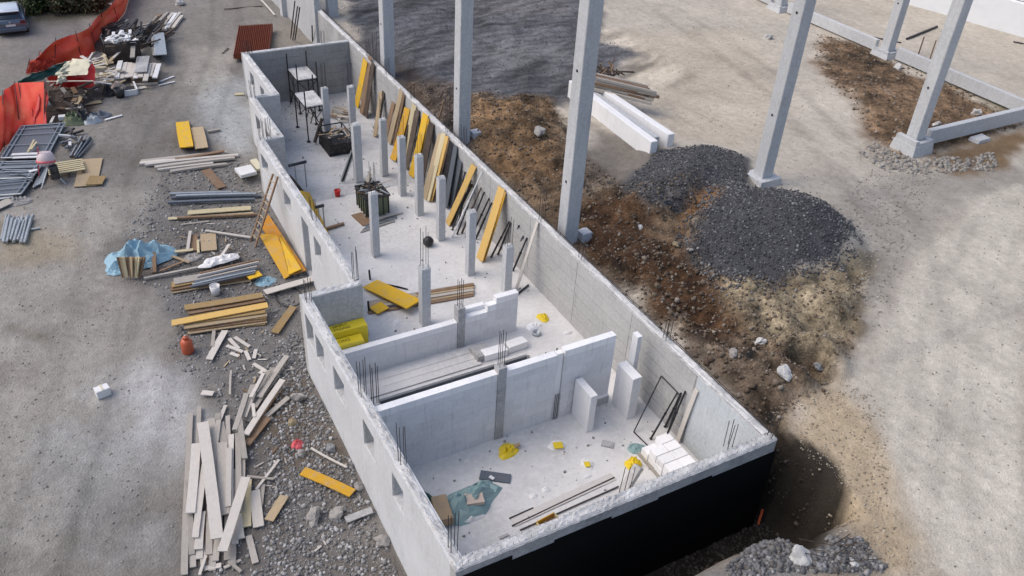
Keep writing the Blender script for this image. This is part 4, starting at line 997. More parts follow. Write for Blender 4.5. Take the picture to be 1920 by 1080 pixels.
crumple(1024,918,0,.16,.1,.05,'white','tiny white crumb, right one, in mid floor','scrap','paper_scrap',23); crumple(1000,930,0,.14,.1,.05,'white','tiny white crumb, left one, in mid floor','scrap','paper_scrap',25)
loose('stone_strip',at(936,1009,.03),at(953,1002,.03),.08,.04,'conc','small grey strip near the front wall','strip')
# teal tarp with cartons
crumple(878,940,0,1.05,.6,.5,'teal','crumpled teal tarpaulin near the left wall of the front room','tarpaulin','tarpaulin',31,26,.15)
crumple(806,945,0,.2,.5,.25,'green','dark green fold of sheet tucked by the left wall','sheet','sheet',33)
loose('carton',at(822,935,.25),at(836,980,.25),.45,.3,'card','brown carton half under the teal tarpaulin','carton',bev=.01)
loose('carton',at(873,938,.30),at(906,933,.30),.42,.12,'pinkcard','pale pink carton lid lying on the teal tarpaulin','carton')
crumple(886,972,0,.45,.14,.1,'white','white folded sheet at the front edge of the teal tarpaulin','sheet','sheet',35)
# bars beside the front wall
for k,(a,b) in enumerate((((960,986),(1152,895)),((975,994),(1160,912)),((955,972),(1000,952)))):
    loose('rebar_rod',at(*a,.04),at(*b,.04),.035,.03,'rebar',['longest rust-dark bar lying parallel to the front wall','second bar lying closest to the front wall','short bar left of the longest one'][k],'bar')
loose('plank',at(962,980,.02),at(1150,893,.02),.3,.02,'wood_dusty','thin dusty board under the bars by the front wall','board')
p=at(1028,985,0); t=thing('open_box','small brown open wooden box by the front wall','box',p)
ax=(at(1045,972,0)-at(1012,990,0)).normalized(); ay=V3(-ax.y,ax.x,0)
MB().frame(p+V3(0,0,.03),ax,ay,V3(0,0,1),.32,.16,.02).build('bottom','wood_brown',t)
for s in(-1,1): MB().frame(p+ay*(.16*s)+V3(0,0,.1),ax,ay,V3(0,0,1),.32,.015,.1).build('side','amber',t)
for s in(-1,1): MB().frame(p+ax*(.32*s)+V3(0,0,.1),ax,ay,V3(0,0,1),.015,.14,.09).build('end','wood_cream',t)
a=at(1166,928,0); b=at(1196,885,.55)
t=thing('broken_post','grey post leaning by the front wall with bars beside it','post',a)
MB().bar(a+V3(0,0,.1),b+V3(0,0,.25),.26,.24).build('shaft','conc_dk',t)
for k in range(3): MB().tube(at(1158+k*9,935,0),at(1162+k*9,935,0)+V3(0,0,1.35),.012,5).build('rebar','rebar',t)
# metal frame, props and plank at right wall
A_=atX(1240,705,XI-.05); B_=at(1188,811,0)+V3(0,0,.03); D_=atX(1276,742,XI-.05); E_=at(1236,858,0)+V3(0,0,.03)
t=thing('leaning_rack','thin dark rectangular frame leaning on the wall behind the white block stack','frame',B_)
for a,b in ((A_,B_),(B_,E_),(A_,D_),(D_,E_)): MB().tube(a,b,.022,5).build('frame_bar','steel',t)
for k,(pb,pt) in enumerate((((1220,824),(1270,736)),((1247,801),(1277,737)),((1248,822),(1285,734)))):
    rod(pb,pt,['leftmost','middle','rightmost'][k]+' of the three black props leaning above the white block stack',.03,'steel')
lean((1270,828),(1306,731),.17,'wood_pale','whitish plank right of the three black props',name='plank',cat='plank')
# bare bars at front right
# ================================================================ LEFT YARD
def gp(px,py,dz=0.): 
    p=G(px,py,dz); return p
def gplank(x0,y0,x1,y1,w_,mat,lab,dz=.03,dz2=None,t_=.035,name='plank',cat='plank',group=None,bev=0.):
    a=gp(x0,y0,dz); b=gp(x1,y1,dz if dz2 is None else dz2)
    o=MB().plank(a,b,w_,t_).build(name,mat); return tag(o,lab,cat,group)
hp='weathered planks in the big heap at lower left'; HL='weathered plank in the big heap at lower left'
HEAP=[(400,880,398,1070,.16,'wood_grey',.05,None),(360,860,352,1000,.2,'wood_grey',.06,None),(425,900,427,1050,.18,'wood_grey',.06,None),(440,880,441,1020,.16,'wood_pale',.09,None),(378,960,372,1030,.2,'wood_pale',.16,None),(455,830,452,960,.16,'wood_grey',.1,None),(430,840,428,950,.14,'wood_pale',.26,None),(409,775,402,850,.16,'wood_grey',.1,None),(388,960,384,1072,.14,'wood_brown',.04,None),(512,690,470,760,.16,'wood_grey',.06,None),(492,730,462,790,.2,'wood_grey',.05,None),(520,735,480,795,.14,'wood_brown',.05,None),
 # x0,y0,x1,y1,width m,mat,dz,label
(357,775,346,1078,.15,'wood_grey',.10,'longest plank at the left edge of the big heap'),(374,762,372,870,.12,'wood_grey',.12,None),
(368,832,357,962,.24,'wood_pale',.28,'pale wide plank left of the brightest one in the heap'),(384,870,366,1008,.16,'wood_pale',.22,None),
(396,785,404,920,.22,'wood_grey',.18,None),(410,788,396,900,.13,'wood_grey',.2,None),(417,830,420,965,.26,'wood_grey',.22,'broad grey plank in the middle of the heap'),
(434,815,432,962,.14,'wood_pale',.20,None),(446,812,448,960,.15,'wood_grey',.18,None),(449,785,459,860,.15,'wood_grey',.3,None),
(444,955,451,1010,.2,'wood_pale',.12,None),(463,900,462,988,.24,'wood_cream',.10,'yellowish board at the right edge of the big heap'),
(477,920,485,988,.27,'wood_pale',.10,'pinkish wide short plank right of the yellowish board'),(494,908,489,948,.1,'wood_grey',.06,None),
(466,1005,479,1056,.16,'wood_grey',.05,'short plank lying apart below the heap, on the gravel'),(438,1008,437,1060,.13,'wood_grey',.08,None),
(376,1003,374,1048,.16,'wood_pale',.08,None),(362,1008,362,1064,.15,'wood_grey',.06,None),(394,950,392,1040,.16,'wood_grey',.1,None),
(408,1010,404,1052,.15,'wood_grey',.09,None),(386,1042,374,1078,.07,'wood_pale',.14,None),(383,1066,415,1060,.14,'wood_pale',.05,None),
(428,1052,452,1072,.08,'wood_grey',.08,None),(420,1065,452,1050,.08,'wood_grey',.05,None),(350,880,342,1078,.08,'wood_grey',.04,None),
(462,738,440,806,.15,'wood_grey',.30,None),(474,722,447,798,.14,'wood_grey',.22,None),(484,720,458,782,.14,'wood_pale',.2,None),
(538,667,486,745,.17,'wood_grey',.22,'long plank pointing up and right from the heap'),(520,705,478,765,.12,'wood_grey',.12,None),
(530,712,461,815,.18,'wood_pale',.28,'bright plank slanting down from upper right'),(541,745,498,782,.15,'wood_grey',.1,None),
(502,782,461,834,.24,'wood_brown',.12,'darker plank below the bright slanting one'),(474,757,477,782,.09,'wood_pale',.3,None),
(423,760,412,788,.1,'wood_pale',.08,None),(505,695,480,735,.12,'wood_grey',.3,None),(494,700,470,745,.1,'wood_pale',.36,None),
(380,792,407,1010,.30,'wood_pale',.42,'brightest and widest plank on top of the big heap'),
(461,895,417,1034,.24,'wood_pale',.42,'grooved plank slanting down left on top of the big heap'),
(413,792,420,832,.2,'wood_grey',.12,None),(392,800,388,960,.12,'wood_dark',.06,None),(412,860,410,1000,.16,'wood_grey',.1,None),(440,830,455,990,.18,'wood_dark',.04,None),(352,900,360,1040,.14,'wood_grey',.1,None),
(370,940,382,1060,.14,'wood_grey',.06,None),(402,900,400,1030,.14,'wood_dark',.04,None),(428,960,428,1040,.14,'wood_grey',.05,None),(427,780,431,850,.12,'wood_grey',.12,None)]
for x0,y0,x1,y1,w_,mat,dz,lab in HEAP: gplank(x0,y0,x1,y1,w_*1.15,mat,lab or HL,dz,group=hp,t_=.045)
for a in ((422,620,392,674,.24,'wood_pale','white plank lying alone below the ochre board stack'),
(401,620,398,650,.12,'wood_grey','narrow piece beside the white plank below the ochre stack'),
(550,575,515,624,.30,'wood_och','ochre board lying alone between the stack and the left wall'),
(433,695,431,740,.07,'wood_grey','thin upright-looking lath above the big heap'),
(378,736,400,738,.22,'wood_pale','small pale flat offcut left of the thin lath'),
(533,930,504,976,.28,'wood_tan','short board half brown half pale right of the big heap'),
(523,862,480,918,.08,'wood_pale','thin lath crossing another one right of the heap'),
(463,893,512,898,.08,'wood_grey','thin grey lath under the crossing one'),
(583,840,650,876,.07,'wood_pale','long thin lath close to the left wall'),
(478,570,452,560,.05,'wood_grey','thin stick near the ochre stack'),
(567,883,661,925,.34,'amber','long amber board lying alone on the rubble'),
(648,975,698,956,.24,'conc','pale concrete lath piece touching the left wall')):
    gplank(a[0],a[1],a[2],a[3],a[4],a[5],a[6],.12)
for k,a in enumerate(((430,635,448,654),(440,632,468,650),(425,648,455,660),(460,658,468,675),(480,655,476,672),(432,662,448,668),(475,682,500,697),(487,700,497,692))):
    gplank(*a,.13,'wood_pale','pale broken stub of wood in the scatter above the big heap',.06,group='broken wood stubs above the big heap',name='wood_stub',cat='offcut')
# random laths and chips among the rubble
for k in range(60):
    px,py=rng.choice([(500,700),(470,660),(560,470),(420,450),(450,690),(520,880),(490,760),(400,560),(380,440),(620,1000)]); px+=rng.gauss(0,26); py+=rng.gauss(0,26)
    if px>560+ (py-560)*.35: continue
    a=gp(px,py,.03); an=rng.uniform(0,6.28); L=rng.uniform(.12,.4)
    tag(MB().bar(a,a+V3(L*math.cos(an),L*math.sin(an),rng.uniform(0,.08)),.05,.02).build('wood_chip',rng.choice(['wood_pale','wood_grey','wood_tan','wood_brown'])),'small wood splinter lying in the rubble beside the left wall','splinter','wood splinters in the rubble')
# stacks of boards
ORD=['lowest','second lowest','third','fourth','fifth','sixth','seventh','eighth','topmost']
def bstack(rows,base,group,mats,w_,t_=.04):
    n=len(rows)
    for i,(x0,y0,x1,y1,dz) in enumerate(rows):
        gplank(x0,y0,x1,y1,w_ if not isinstance(w_,list) else w_[i],mats[i%len(mats)],base%(ORD[i] if i<n-1 else 'topmost'),dz,t_=t_,name='formwork_board',cat='board',group=group)
bstack([(362,618,498,604,.05),(352,622,500,600,.10),(356,616,498,596,.15),(350,610,499,592,.20),(345,612,500,588,.25),(352,602,497,582,.30),(322,606,502,572,.36)],'%s board in the front layer of the ochre stack above the orange canister','ochre boards above the orange canister',['wood_och','wood_tan','wood_brown','wood_och','wood_tan','wood_och','gold'],.34)
bstack([(358,592,495,572,.06),(356,588,494,566,.12),(352,585,496,560,.18),(346,577,492,553,.24)],'%s board of the back layer behind the ochre stack','back layer of the ochre stack',['wood_brown','wood_och','wood_brown','wood_och'],.34)
bstack([(322,545,470,522,.05),(320,540,478,516,.11),(322,534,470,508,.17),(326,528,456,505,.22)],'%s tan board under the grey battens left of the yellow board end','tan boards under the grey battens',['wood_tan','wood_brown','wood_och','wood_grey'],.4)
for k in range(7):
    gplank(358+k*3,538-k*4.2,478+k*1.5,512-k*4.2,.09,['bluesteel','galv','bluesteel','wood_grey','bluesteel','wood_grey','wood_brown'][k],'grey batten laid across the tan board stack',.30,t_=.06,name='batten',cat='batten',group='grey battens on the tan board stack')
gplank(464,520,488,512,.4,'yellow','yellow board end right of the grey battens',.25,name='formwork_board',cat='board')
bucket(gp(405,552,0),.2,.42,'white','white bucket in front of the grey battens')
crumple(497,528,0,.45,.35,.12,'blue','light blue sheet scrap beside the yellow leaning boards','sheet','sheet',41,fn=gp)
gplank(497,548,588,522,.34,'wood_pale','pale walkway board reaching the left wall step',.2,name='walkway_board',cat='board')
# cable coil
p=gp(570,560,.05); t=thing('cable_coil','black hose coil at the outer corner of the left wall','hose',p)
for k in range(14):
    a0_,a1_=2*math.pi*k/14,2*math.pi*(k+1)/14
    MB().tube(p+V3(.5*math.cos(a0_)-.5,.7*math.sin(a0_)+.3,.05),p+V3(.5*math.cos(a1_)-.5,.7*math.sin(a1_)+.3,.05),.03,5).build('hose_length','blackplastic',t)
# blue tarp and bundle
crumple(262,485,0,1.35,.85,.75,'blue','light blue tarpaulin thrown over a wood bundle in the left yard','tarpaulin','tarpaulin',43,30,.1,fn=gp)
crumple(218,508,0,.45,.35,.15,'blue','loose lower corner of light blue tarpaulin','tarpaulin','tarpaulin',45,fn=gp)
for k in range(11):
    a=gp(247+(k-5)*3.0,520,.12); b=gp(246+(k-5)*5,482,.85+.05*(k%3))
    tag(MB().bar(a,b,.12,.05).build('wood_lath',rng.choice(['wood_cream','wood_tan','wood_brown'])),'pointed lath sticking out from under the light blue tarpaulin','lath','laths under the light blue tarpaulin')
gplank(287,460,290,512,.14,'wood_brown','brown post lying right of the blue tarpaulin',.4,.1,t_=.12,name='timber',cat='timber')
gplank(270,522,400,496,.10,'wood_grey','long thin pole leading from the blue tarpaulin to the tan stack',.12,t_=.07,name='pole',cat='pole')
gplank(300,508,345,490,.1,'wood_brown','short brown lath right of the blue tarpaulin',.1)
# clutter above tan stack
gplank(390,438,392,470,.62,'wood_tan','square tan panel lying above the white plastic sheet',.08,name='panel',cat='panel'); gplank(362,440,363,470,.36,'wood_brown','small brown panel left of the square tan one',.05,name='panel',cat='panel')
gplank(357,433,352,468,.12,'wood_pale','white upright lath left of the square tan panel',.15); gplank(371,450,372,474,.1,'wood_cream','cream lath between two tan panels',.12)
gplank(385,432,470,445,.12,'wood_pale','long pale lath above the square tan panel',.14); gplank(430,458,415,480,.12,'wood_pale','pale slanted lath right of the square tan panel',.2)
gplank(328,472,362,468,.16,'wood_cream','cream board end left of the tan panels',.15); gplank(322,480,355,492,.12,'wood_tan','tan lath left of the white plastic sheet',.1)
crumple(412,488,0,.85,.33,.16,'white','white plastic sheet lying over the tan board stack','sheet','sheet',47,18,.1,fn=lambda a,b:gp(a,b,.2))
crumple(362,482,0,.42,.34,.12,'rock','pile of sand and plaster left of the white plastic sheet','pile','plaster_pile',49,fn=gp)
# long beams set D
for k,a in enumerate(((318,364,505,360,'galv'),(322,371,490,367,'bluesteel'),(315,380,478,374,'bluesteel'),(330,368,480,364,'galv'))):
    gplank(a[0],a[1],a[2],a[3],.14,a[4],['upper galvanised beam of the long grey set','middle dark beam of the long grey set','lowest dark beam of the long grey set, farthest left','short bright beam on the long grey set'][k],.08+.03*k,t_=.1,name='steel_beam',cat='beam',group='long grey beams left of the ladder')
gplank(352,399,470,390,.34,'wood_cream','cream board lying just left of the ladder foot',.14,name='formwork_board',cat='board')
gplank(315,410,475,400,.2,'wood_cream','long cream board end left of the ladder foot',.06); gplank(332,409,482,402,.12,'wood_brown','brown beam in front of the cream boards',.12,t_=.1,name='timber',cat='timber'); gplank(340,421,392,415,.1,'wood_grey','thin grey stick below the cream boards',.04)
# set E
for k,a in enumerate(((264,303,425,286),(272,309,447,291),(290,314,440,296),(295,318,400,306),(320,322,425,308),(330,300,420,284),(262,307,330,300))):
    gplank(*a,.2,['wood_grey','wood_pale','wood_grey','wood_pale','wood_grey','wood_brown','wood_pale'][k],'long grey beam below the yellow and tan stacks',.06+.03*(k%3),t_=.1,name='beam_timber',cat='timber',group='long grey beams below the yellow and tan stacks')
gplank(390,247,412,243,.16,'wood_grey','short grey beam right of the tan stack',.08,t_=.1,name='timber',cat='timber')
# F yellow and tan stacks (boards run away from camera)
for k in range(6):
    gplank(350+.0,276,342,229,.62,'wood_brown' if k<3 else 'yellow','yellow topped stack board, %s layer'%ORD[k] if k<5 else 'bright yellow top board of the far left stack',.05+.06*k,t_=.05,name='formwork_board',cat='board',group='yellow stack')
for k in range(5):
    gplank(378,278,369,239,.60,'wood_tan' if k>1 else 'wood_brown','tan stack board, %s layer'%ORD[k] if k<4 else 'pale tan top board right of the yellow stack',.05+.05*k,t_=.045,name='formwork_board',cat='board',group='tan stack')
gplank(386,318,416,352,.42,'wood_brown','smooth brown board lying below the long grey beams',.08,name='formwork_board',cat='board')
for k in range(3): gplank(446,325,476,318,.85-.03*k,['cream','cream','white'][k],['lowest cream insulation sheet near the left wall','middle cream insulation sheet near the left wall','white top sheet of the insulation pack near the left wall'][k],.1+.16*k,t_=.15,name='insulation_sheet',cat='insulation')
gplank(475,300,488,318,.3,'cream','cream foam strip leaning near the second left wall step',.3,t_=.1,name='foam_strip',cat='foam')
gplank(440,177,457,176,.25,'wood_cream','small cream board near the far left wall corner',.05)
# yellow sheets leaning outside seg3
def sheet(pts,mat,lab,th=.04,cat='sheet',name='formwork_sheet',group=None):
    P=[Vector(p) for p in pts]; n=(P[1]-P[0]).cross(P[3]-P[0]).normalized()*th
    off=rng.random()*9; m=MB(); m.add(P+[p+n for p in P],[(0,1,2,3),(7,6,5,4),(0,4,5,1),(1,5,6,2),(2,6,7,3),(3,7,4,0)],[(0+off,0),(1+off,0),(1+off,1.5),(off,1.5)]*2)
    return tag(m.build(name,mat),lab,cat,group)
ysg='yellow sheets leaning outside the left wall'
xo=X3-.05
def yz(y,z,x=xo): return V3(x,y,z)
A_=gp(503,403,.10); B_=atX(575,508,xo-.01); C_=gp(534,524,.04); D_=gp(484,448,.04)
L_=lambda a,b,q:a.lerp(b,q)
sheet([L_(B_,A_,.0),A_,L_(A_,D_,.62)+V3(0,0,.06),L_(B_,C_,.60)+V3(0,0,.05)],'orange','orange sheet leaning along the left wall outside the ladder',group=ysg)
sheet([L_(B_,C_,.55)+V3(0,0,.12),L_(L_(A_,D_,.5),B_,.35)+V3(0,0,.30),L_(A_,D_,.9)+V3(0,0,.12),C_],'amber','amber sheet spread left of the orange one',group=ysg)
sheet([L_(B_,C_,.22)+V3(0,0,.16),L_(B_,A_,.55)+V3(-.1,0,.16),L_(L_(A_,D_,.5),B_,.4)+V3(0,0,.36),L_(B_,C_,.8)+V3(0,0,.12)],'yellow','narrow yellow sheet lying on the orange one nearest the light blue scrap',group=ysg)
# ladder
t=thing('wooden_ladder','brown wooden ladder leaning on the left wall','ladder',gp(475,456))
ra=(gp(470,452,0),atX(512,326,xo-.02)); rb=(gp(479,463,0),atX(521,331,xo-.02))
for a,b in (ra,rb): MB().bar(a,b,.09,.06,(0,1,0)).build('rail','wood_brown',t)
for k in range(1,10):
    q=k/10; MB().tube(ra[0].lerp(ra[1],q),rb[0].lerp(rb[1],q),.022,5).build('rung','wood_tan',t)
for q_,m_,l_ in (([at(616,440,.04),at(579,362,.04),at(562,358,1.3),at(598,430,1.3)],'yellow','yellow sheet leaning on the inside of the left wall'),([at(607,437,.12),at(590,400,.12),at(578,392,1.4),at(595,430,1.4)],'amber','amber sheet over the lower end of the yellow one inside the left wall')): sheet(q_,m_,l_)
# ---- far left clutter
# brown ply
gplank(160,349,172,298,.95,'wood_tan','folded tan plywood lying right of the cement mixer',.06,name='plywood',cat='plywood'); gplank(176,346,184,330,.7,'wood_och','small ochre ply corner on the folded plywood',.12,name='plywood',cat='plywood')
# pallet
p=gp(128,330,0); t=thing('pallet','pale slatted pallet between the cement mixer and the plywood','pallet',p)
for k in range(6): MB().box(p.x-.75,p.x+.75,p.y-.1+.2*k,p.y+.02+.2*k,.62+.0+gz(p)-.4,.66+gz(p)-.4).build('slat','wood_cream',t)
for k in range(3): MB().box(p.x-.72+.65*k,p.x-.62+.65*k,p.y-.1,p.y+1.0,gz(p),.22+gz(p)).build('runner','wood_brown',t)
# cement mixer
p=gp(100,345,0); t=thing('cement_mixer','small cement mixer with pale pink drum and black motor','cement mixer',p)
MB().lathe(p+V3(-.05,.3,.75),[(.18,0),(.36,.14),(.38,.36),(.26,.62),(.22,.64)],18,(.1,.25,.9)).build('drum','mix_drum',t,True)
MB().lathe(p+V3(-.05,.3,.9),[(.395,.05),(.395,.12)],18,(.1,.25,.9)).build('ring_gear','pink',t,True)
MB().box(p.x+.0,p.x+.35,p.y-.15,p.y+.25,p.z+.25,p.z+.85).build('motor_box','blackplastic',t,bevel=.04)
for a in (-.5,.5): MB().tube(p+V3(a,-.25,0),p+V3(0,.15,.8),.03,6).build('leg','galv',t)
MB().tube(p+V3(0,.9,0),p+V3(0,.3,.8),.03,6).build('leg','galv',t)
MB().tube(p+V3(-.5,.8,.02),p+V3(-.2,.3,1.7),.025,6).build('tilt_bar','pink',t)
# tube bundles
for k in range(11):
    a=gp(131+k*1.6,293+rng.uniform(-3,4),.05+.05*(k%3)); b=gp(150+k*2.3,256+rng.uniform(-4,6)+k*.4,.05+.05*(k%3))
    tag(MB().tube(a,b,.04,6).build('steel_tube',rng.choice(['rebar','wood_brown','galv','bluesteel'])),'brown grey tube in the loose bundle above the pallet','tube','brown grey tubes above the pallet')
for k in range(22):
    a=gp(2+k*2.2,452+rng.uniform(-6,3),.04+.06*(k%3)); b=gp(12+k*2.35,407+rng.uniform(-5,6),.04+.06*(k%3))
    tag(MB().tube(a,b,.045,6).build('steel_tube','galv'),'silver tube in the bundle at the left picture edge','tube','silver tubes at the left edge')
gplank(58,430,75,427,.1,'galv','short silver tube lying right of the silver bundle',.06,name='steel_tube',cat='tube')
# dark framed panels
def fpanel(pts,lab,mat='bluesteel',z=.15):
    P=[gp(*q,z) for q in pts]; c=sum(P,Vector())/4; t=thing('framed_mesh_panel',lab,'panel',c)
    n=V3(0,0,.03); m=MB(); m.add(P+[p-n for p in P],[(0,1,2,3),(7,6,5,4),(0,4,5,1),(1,5,6,2),(2,6,7,3),(3,7,4,0)]); m.build('dark_sheet','steel' if mat=='s' else 'bluesteel',t)
    for i in range(4): MB().tube(P[i]+V3(0,0,.04),P[(i+1)%4]+V3(0,0,.04),.04,5).build('frame_tube','galv',t)
    for q in (.12,.3,.62): MB().tube(P[0].lerp(P[3],q)+V3(0,0,.05),P[1].lerp(P[2],q)+V3(0,0,.05),.025,5).build('cross_tube','galv',t)
    for q in (.1,.9): MB().tube(P[0].lerp(P[1],q)+V3(0,0,.06),P[3].lerp(P[2],q)+V3(0,0,.06),.03,5).build('side_tube','galv',t)
fpanel([(40,238),(122,232),(88,296),(2,298)],'large dark panel with grey tube frame beside the red netting')
fpanel([(0,305),(85,303),(60,335),(-30,338)],'second dark framed panel left of the cement mixer',z=.25)
fpanel([(-30,345),(62,335),(40,365),(-50,372)],'third dark framed panel at the left picture edge',z=.2)
gplank(22,290,78,288,.2,'white','white board lying on the large dark panel, upper one',.3); gplank(24,296,72,294,.16,'white','white board lying on the large dark panel, lower one',.28)
gplank(52,285,64,262,.08,'wood_cream','cream lath crossing the white boards on the dark panel',.36); gplank(58,280,69,266,.08,'wood_cream','short cream lath beside the crossing one',.36)
gplank(54,322,70,318,.16,'white','small white piece on the second dark panel',.35)
for k in range(10):
    gplank(-6+k*5,318+k*1.5+rng.uniform(-4,4),70-k*1,312+k*3+rng.uniform(-3,3),.06,rng.choice(['galv','bluesteel']),'grey tube lying over the dark framed panels','' or .3,t_=.05,name='steel_tube',cat='tube',group='grey tubes over the framed panels')
for k in range(5): gplank(62+k*4,352-k*2,86+k*2,300+k*2,.07,'galv','galvanised tube beside the cement mixer legs',.1,t_=.05,name='steel_tube',cat='tube',group='galvanised tubes by the cement mixer')
gplank(-20,395,22,375,.5,'wood_grey','grey board edge at the left picture edge above the silver tubes',.1); gplank(0,372,25,368,.16,'white','white pipe length at the left picture edge',.15)
crumple(35,378,0,.5,.4,.2,'rock','small heap of crumbled mortar above the silver tubes','pile','mortar_pile',53,fn=gp)
# scrap row above framed panel
crumple(138,228,0,.6,.6,.55,'binolive','olive yellow sack left of the dark junk','sack','sack',55,fn=gp)
crumple(157,222,0,.6,.7,.6,'blackplastic','black sack of junk beside the olive sack','sack','sack',57,fn=gp)
crumple(172,228,0,.5,.4,.35,'galv','grey crumpled sheet right of the black sack','sheet','sheet',59,fn=gp)
crumple(185,218,0,.7,.4,.25,'bluesteel','blue grey crumpled sheet at the end of the junk row','sheet','sheet',61,fn=gp)
gplank(197,225,229,216,.14,'white','bright white lath right of the junk row',.05); gplank(110,221,134,219,.3,'white','white roll lying left of the olive sack',.15,t_=.2,name='roll',cat='roll')
gplank(95,230,101,218,.12,'wood_pale','pale stick standing at the edge of the dark panel',.2)
for k in range(12):
    a=gp(rng.uniform(110,140),rng.uniform(245,275),.1); an=rng.uniform(0,6.28)
    tag(MB().bar(a,a+V3(.5*math.cos(an),.5*math.sin(an),.1),.12,.08).build('scrap',rng.choice(['blackplastic','white','bluesteel','steel'])),'scrap piece in the dark litter right of the large framed panel','scrap','scrap litter beside the framed panel')
# canister, white box
p=gp(353,660,0); t=thing('gas_canister','orange red canister standing below the ochre stack','canister',p)
MB().lathe(p,[(.19,0),(.21,.04),(.21,.46),(.15,.56),(.05,.6)],16).build('body','redor',t,True); MB().lathe(p+V3(0,0,.58),[(.09,0),(.1,.1),(.07,.13)],12).build('collar','redor',t,True); MB().tube(p+V3(0,0,.6),p+V3(0,0,.76),.03,8).build('valve','pinkcard',t)
p=gp(192,745,0); t=thing('white_box','white carton box alone in the left yard','box',p)
MB().frame(p+V3(.05,.1,.17),V3(.98,.2,0).normalized(),V3(-.2,.98,0).normalized(),V3(0,0,1),.22,.16,.16).build('carton_body','white',t,bevel=.01)
MB().frame(p+V3(.05,.1,.345),V3(.98,.2,0).normalized(),V3(-.2,.98,0).normalized(),V3(0,0,1),.03,.155,.004).build('tape','cream',t)
MB().frame(p+V3(.02,-.066,.17),V3(.98,.2,0).normalized(),V3(-.2,.98,0).normalized(),V3(0,0,1),.07,.003,.06).build('label_sticker','bluesteel',t)
# rocks
def boulder(px,py,r,mat,lab,sq=(1,1,.75),fn=None,z=0,seed=0):
    import bmesh as bm_
    p=gp(px,py,0); b=bm_.new(); bm_.ops.create_icosphere(b,subdivisions=3,radius=1)
    for v in b.verts:
        n=mn.noise(v.co*1.3+Vector((seed,seed*2,0)))*.45+mn.noise(v.co*3.5+Vector((seed,0,seed)))*.15
        v.co*= (1+n); v.co=Vector((v.co.x*r*sq[0],v.co.y*r*sq[1],v.co.z*r*sq[2]))
    me=bpy.data.meshes.new('boulder'); b.to_mesh(me); b.free(); me.materials.append(M[mat])
    o=bpy.data.objects.new('boulder',me); COL.objects.link(o); o.location=p+V3(0,0,r*.35+z); o.rotation_euler=(rng.random(),rng.random(),rng.random()*6); return tag(o,lab,'rock')
for k,a in enumerate(((560,748,.24,'rock','reddish grey rock beside the upper end of the plank heap'),(549,797,.17,'rock_y','ochre rock on the soil patch left of the wall'),
(588,972,.28,'rock','larger pale boulder below the amber board'),(630,968,.24,'rock','boulder between the larger one and the concrete piece'),
(718,1018,.2,'rock','pale rock wedged against the foot of the left wall'),(566,852,.16,'rock','rock under the pink scrap'),(673,915,.16,'rock','rock at the end of the amber board'),
(620,842,.18,'rock_g','grey rock at the foot of the wall beside the lath'),(1266,460,.2,'rock_y','yellow ochre rock left of the big gravel heap'),(1200,427,.14,'rock_w','white round stone on the dark soil'),
(1010,250,.38,'rock','flat-topped grey boulder on the brown mound'),(1472,703,.3,'rock_w','white boulder at the rim of the small hole'),(1425,643,.24,'rock_w','white stone on the soil left of the hole'),
(1375,665,.2,'rock','pale stone on the soil above the wall'),(1408,540,.22,'rock_y','brown stone at the lower edge of the big gravel heap'),(1500,1050,.34,'rock_w','largest white boulder on the rubble heap at bottom right'),
(1600,1058,.14,'rock_w','small white stone right of the largest boulder'),(1540,1066,.2,'rock_g','grey stone at the bottom edge near the white boulder'),(1296,470,.13,'rock','small pale stone beside the ochre rock'),
(1683,128,.3,'rock_w','pinkish white stone at the foot of the far beam column'),(1440,72,.35,'rock_w','white stone on the sandy yard near the top'),(1755,235,.25,'rock_w','broken pale slab piece inside the beam rectangle'),
(1830,215,.35,'rock_w','flat white slab piece near the right ground beam'),(1535,690,.22,'rock_g','dark stone on the right lip of the small hole'))):
    boulder(a[0],a[1],a[2]*(.72 if a[0]>900 else .9),a[3],a[4],(1.2,1,.7),seed=k*3.7)
crumple(558,835,0,.2,.2,.22,'pink','bright pink scrap on the soil patch','scrap','plastic_scrap',63,fn=gp)
for k,(px,py) in enumerate(((110,22),(170,40),(332,8),(100,8))): pass
# rust sheets stack
P=[gp(447,48,.5),gp(511,44,.5),gp(504,100,.5),gp(437,102,.5)]; c=sum(P,Vector())/4
t=thing('corrugated_sheets','stack of rust red corrugated sheets left of the far wall corner','sheet stack',c)
nr2=18; vs=[];fs=[]
for i in range(nr2*2+1):
    q=i/(nr2*2); a=P[0].lerp(P[1],q); b=P[3].lerp(P[2],q); z=V3(0,0,.05 if i%2 else -.05)
    vs+=[a+z,b+z,a+z-V3(0,0,.28),b+z-V3(0,0,.28)]
for i in range(nr2*2):
    k=i*4; fs+=[(k,k+1,k+5,k+4),(k+2,k+6,k+7,k+3),(k+1,k+3,k+7,k+5),(k,k+4,k+6,k+2)]
fs+=[(0,2,3,1),(nr2*8,nr2*8+1,nr2*8+3,nr2*8+2)]
MB().add(vs,fs).build('top_sheets','rust',t)
for q in (.15,.85): MB().bar(P[0].lerp(P[3],q)-V3(0,0,.38),P[1].lerp(P[2],q)-V3(0,0,.38),.12,.1).build('bearer','wood_brown',t)
gplank(420,17,492,11,.12,'wood_dark','dark thin beam near the top edge above the rusty sheets',.06); gplank(417,100,428,90,.06,'wood_dark','dark twig left of the rusty sheets',.04)
gplank(490,0,515,28,.12,'wood_pale','pale plank end near the top edge',.1)
boulder(338,9,.3,'rock_w','white lump near the top edge of the yard',seed=99)
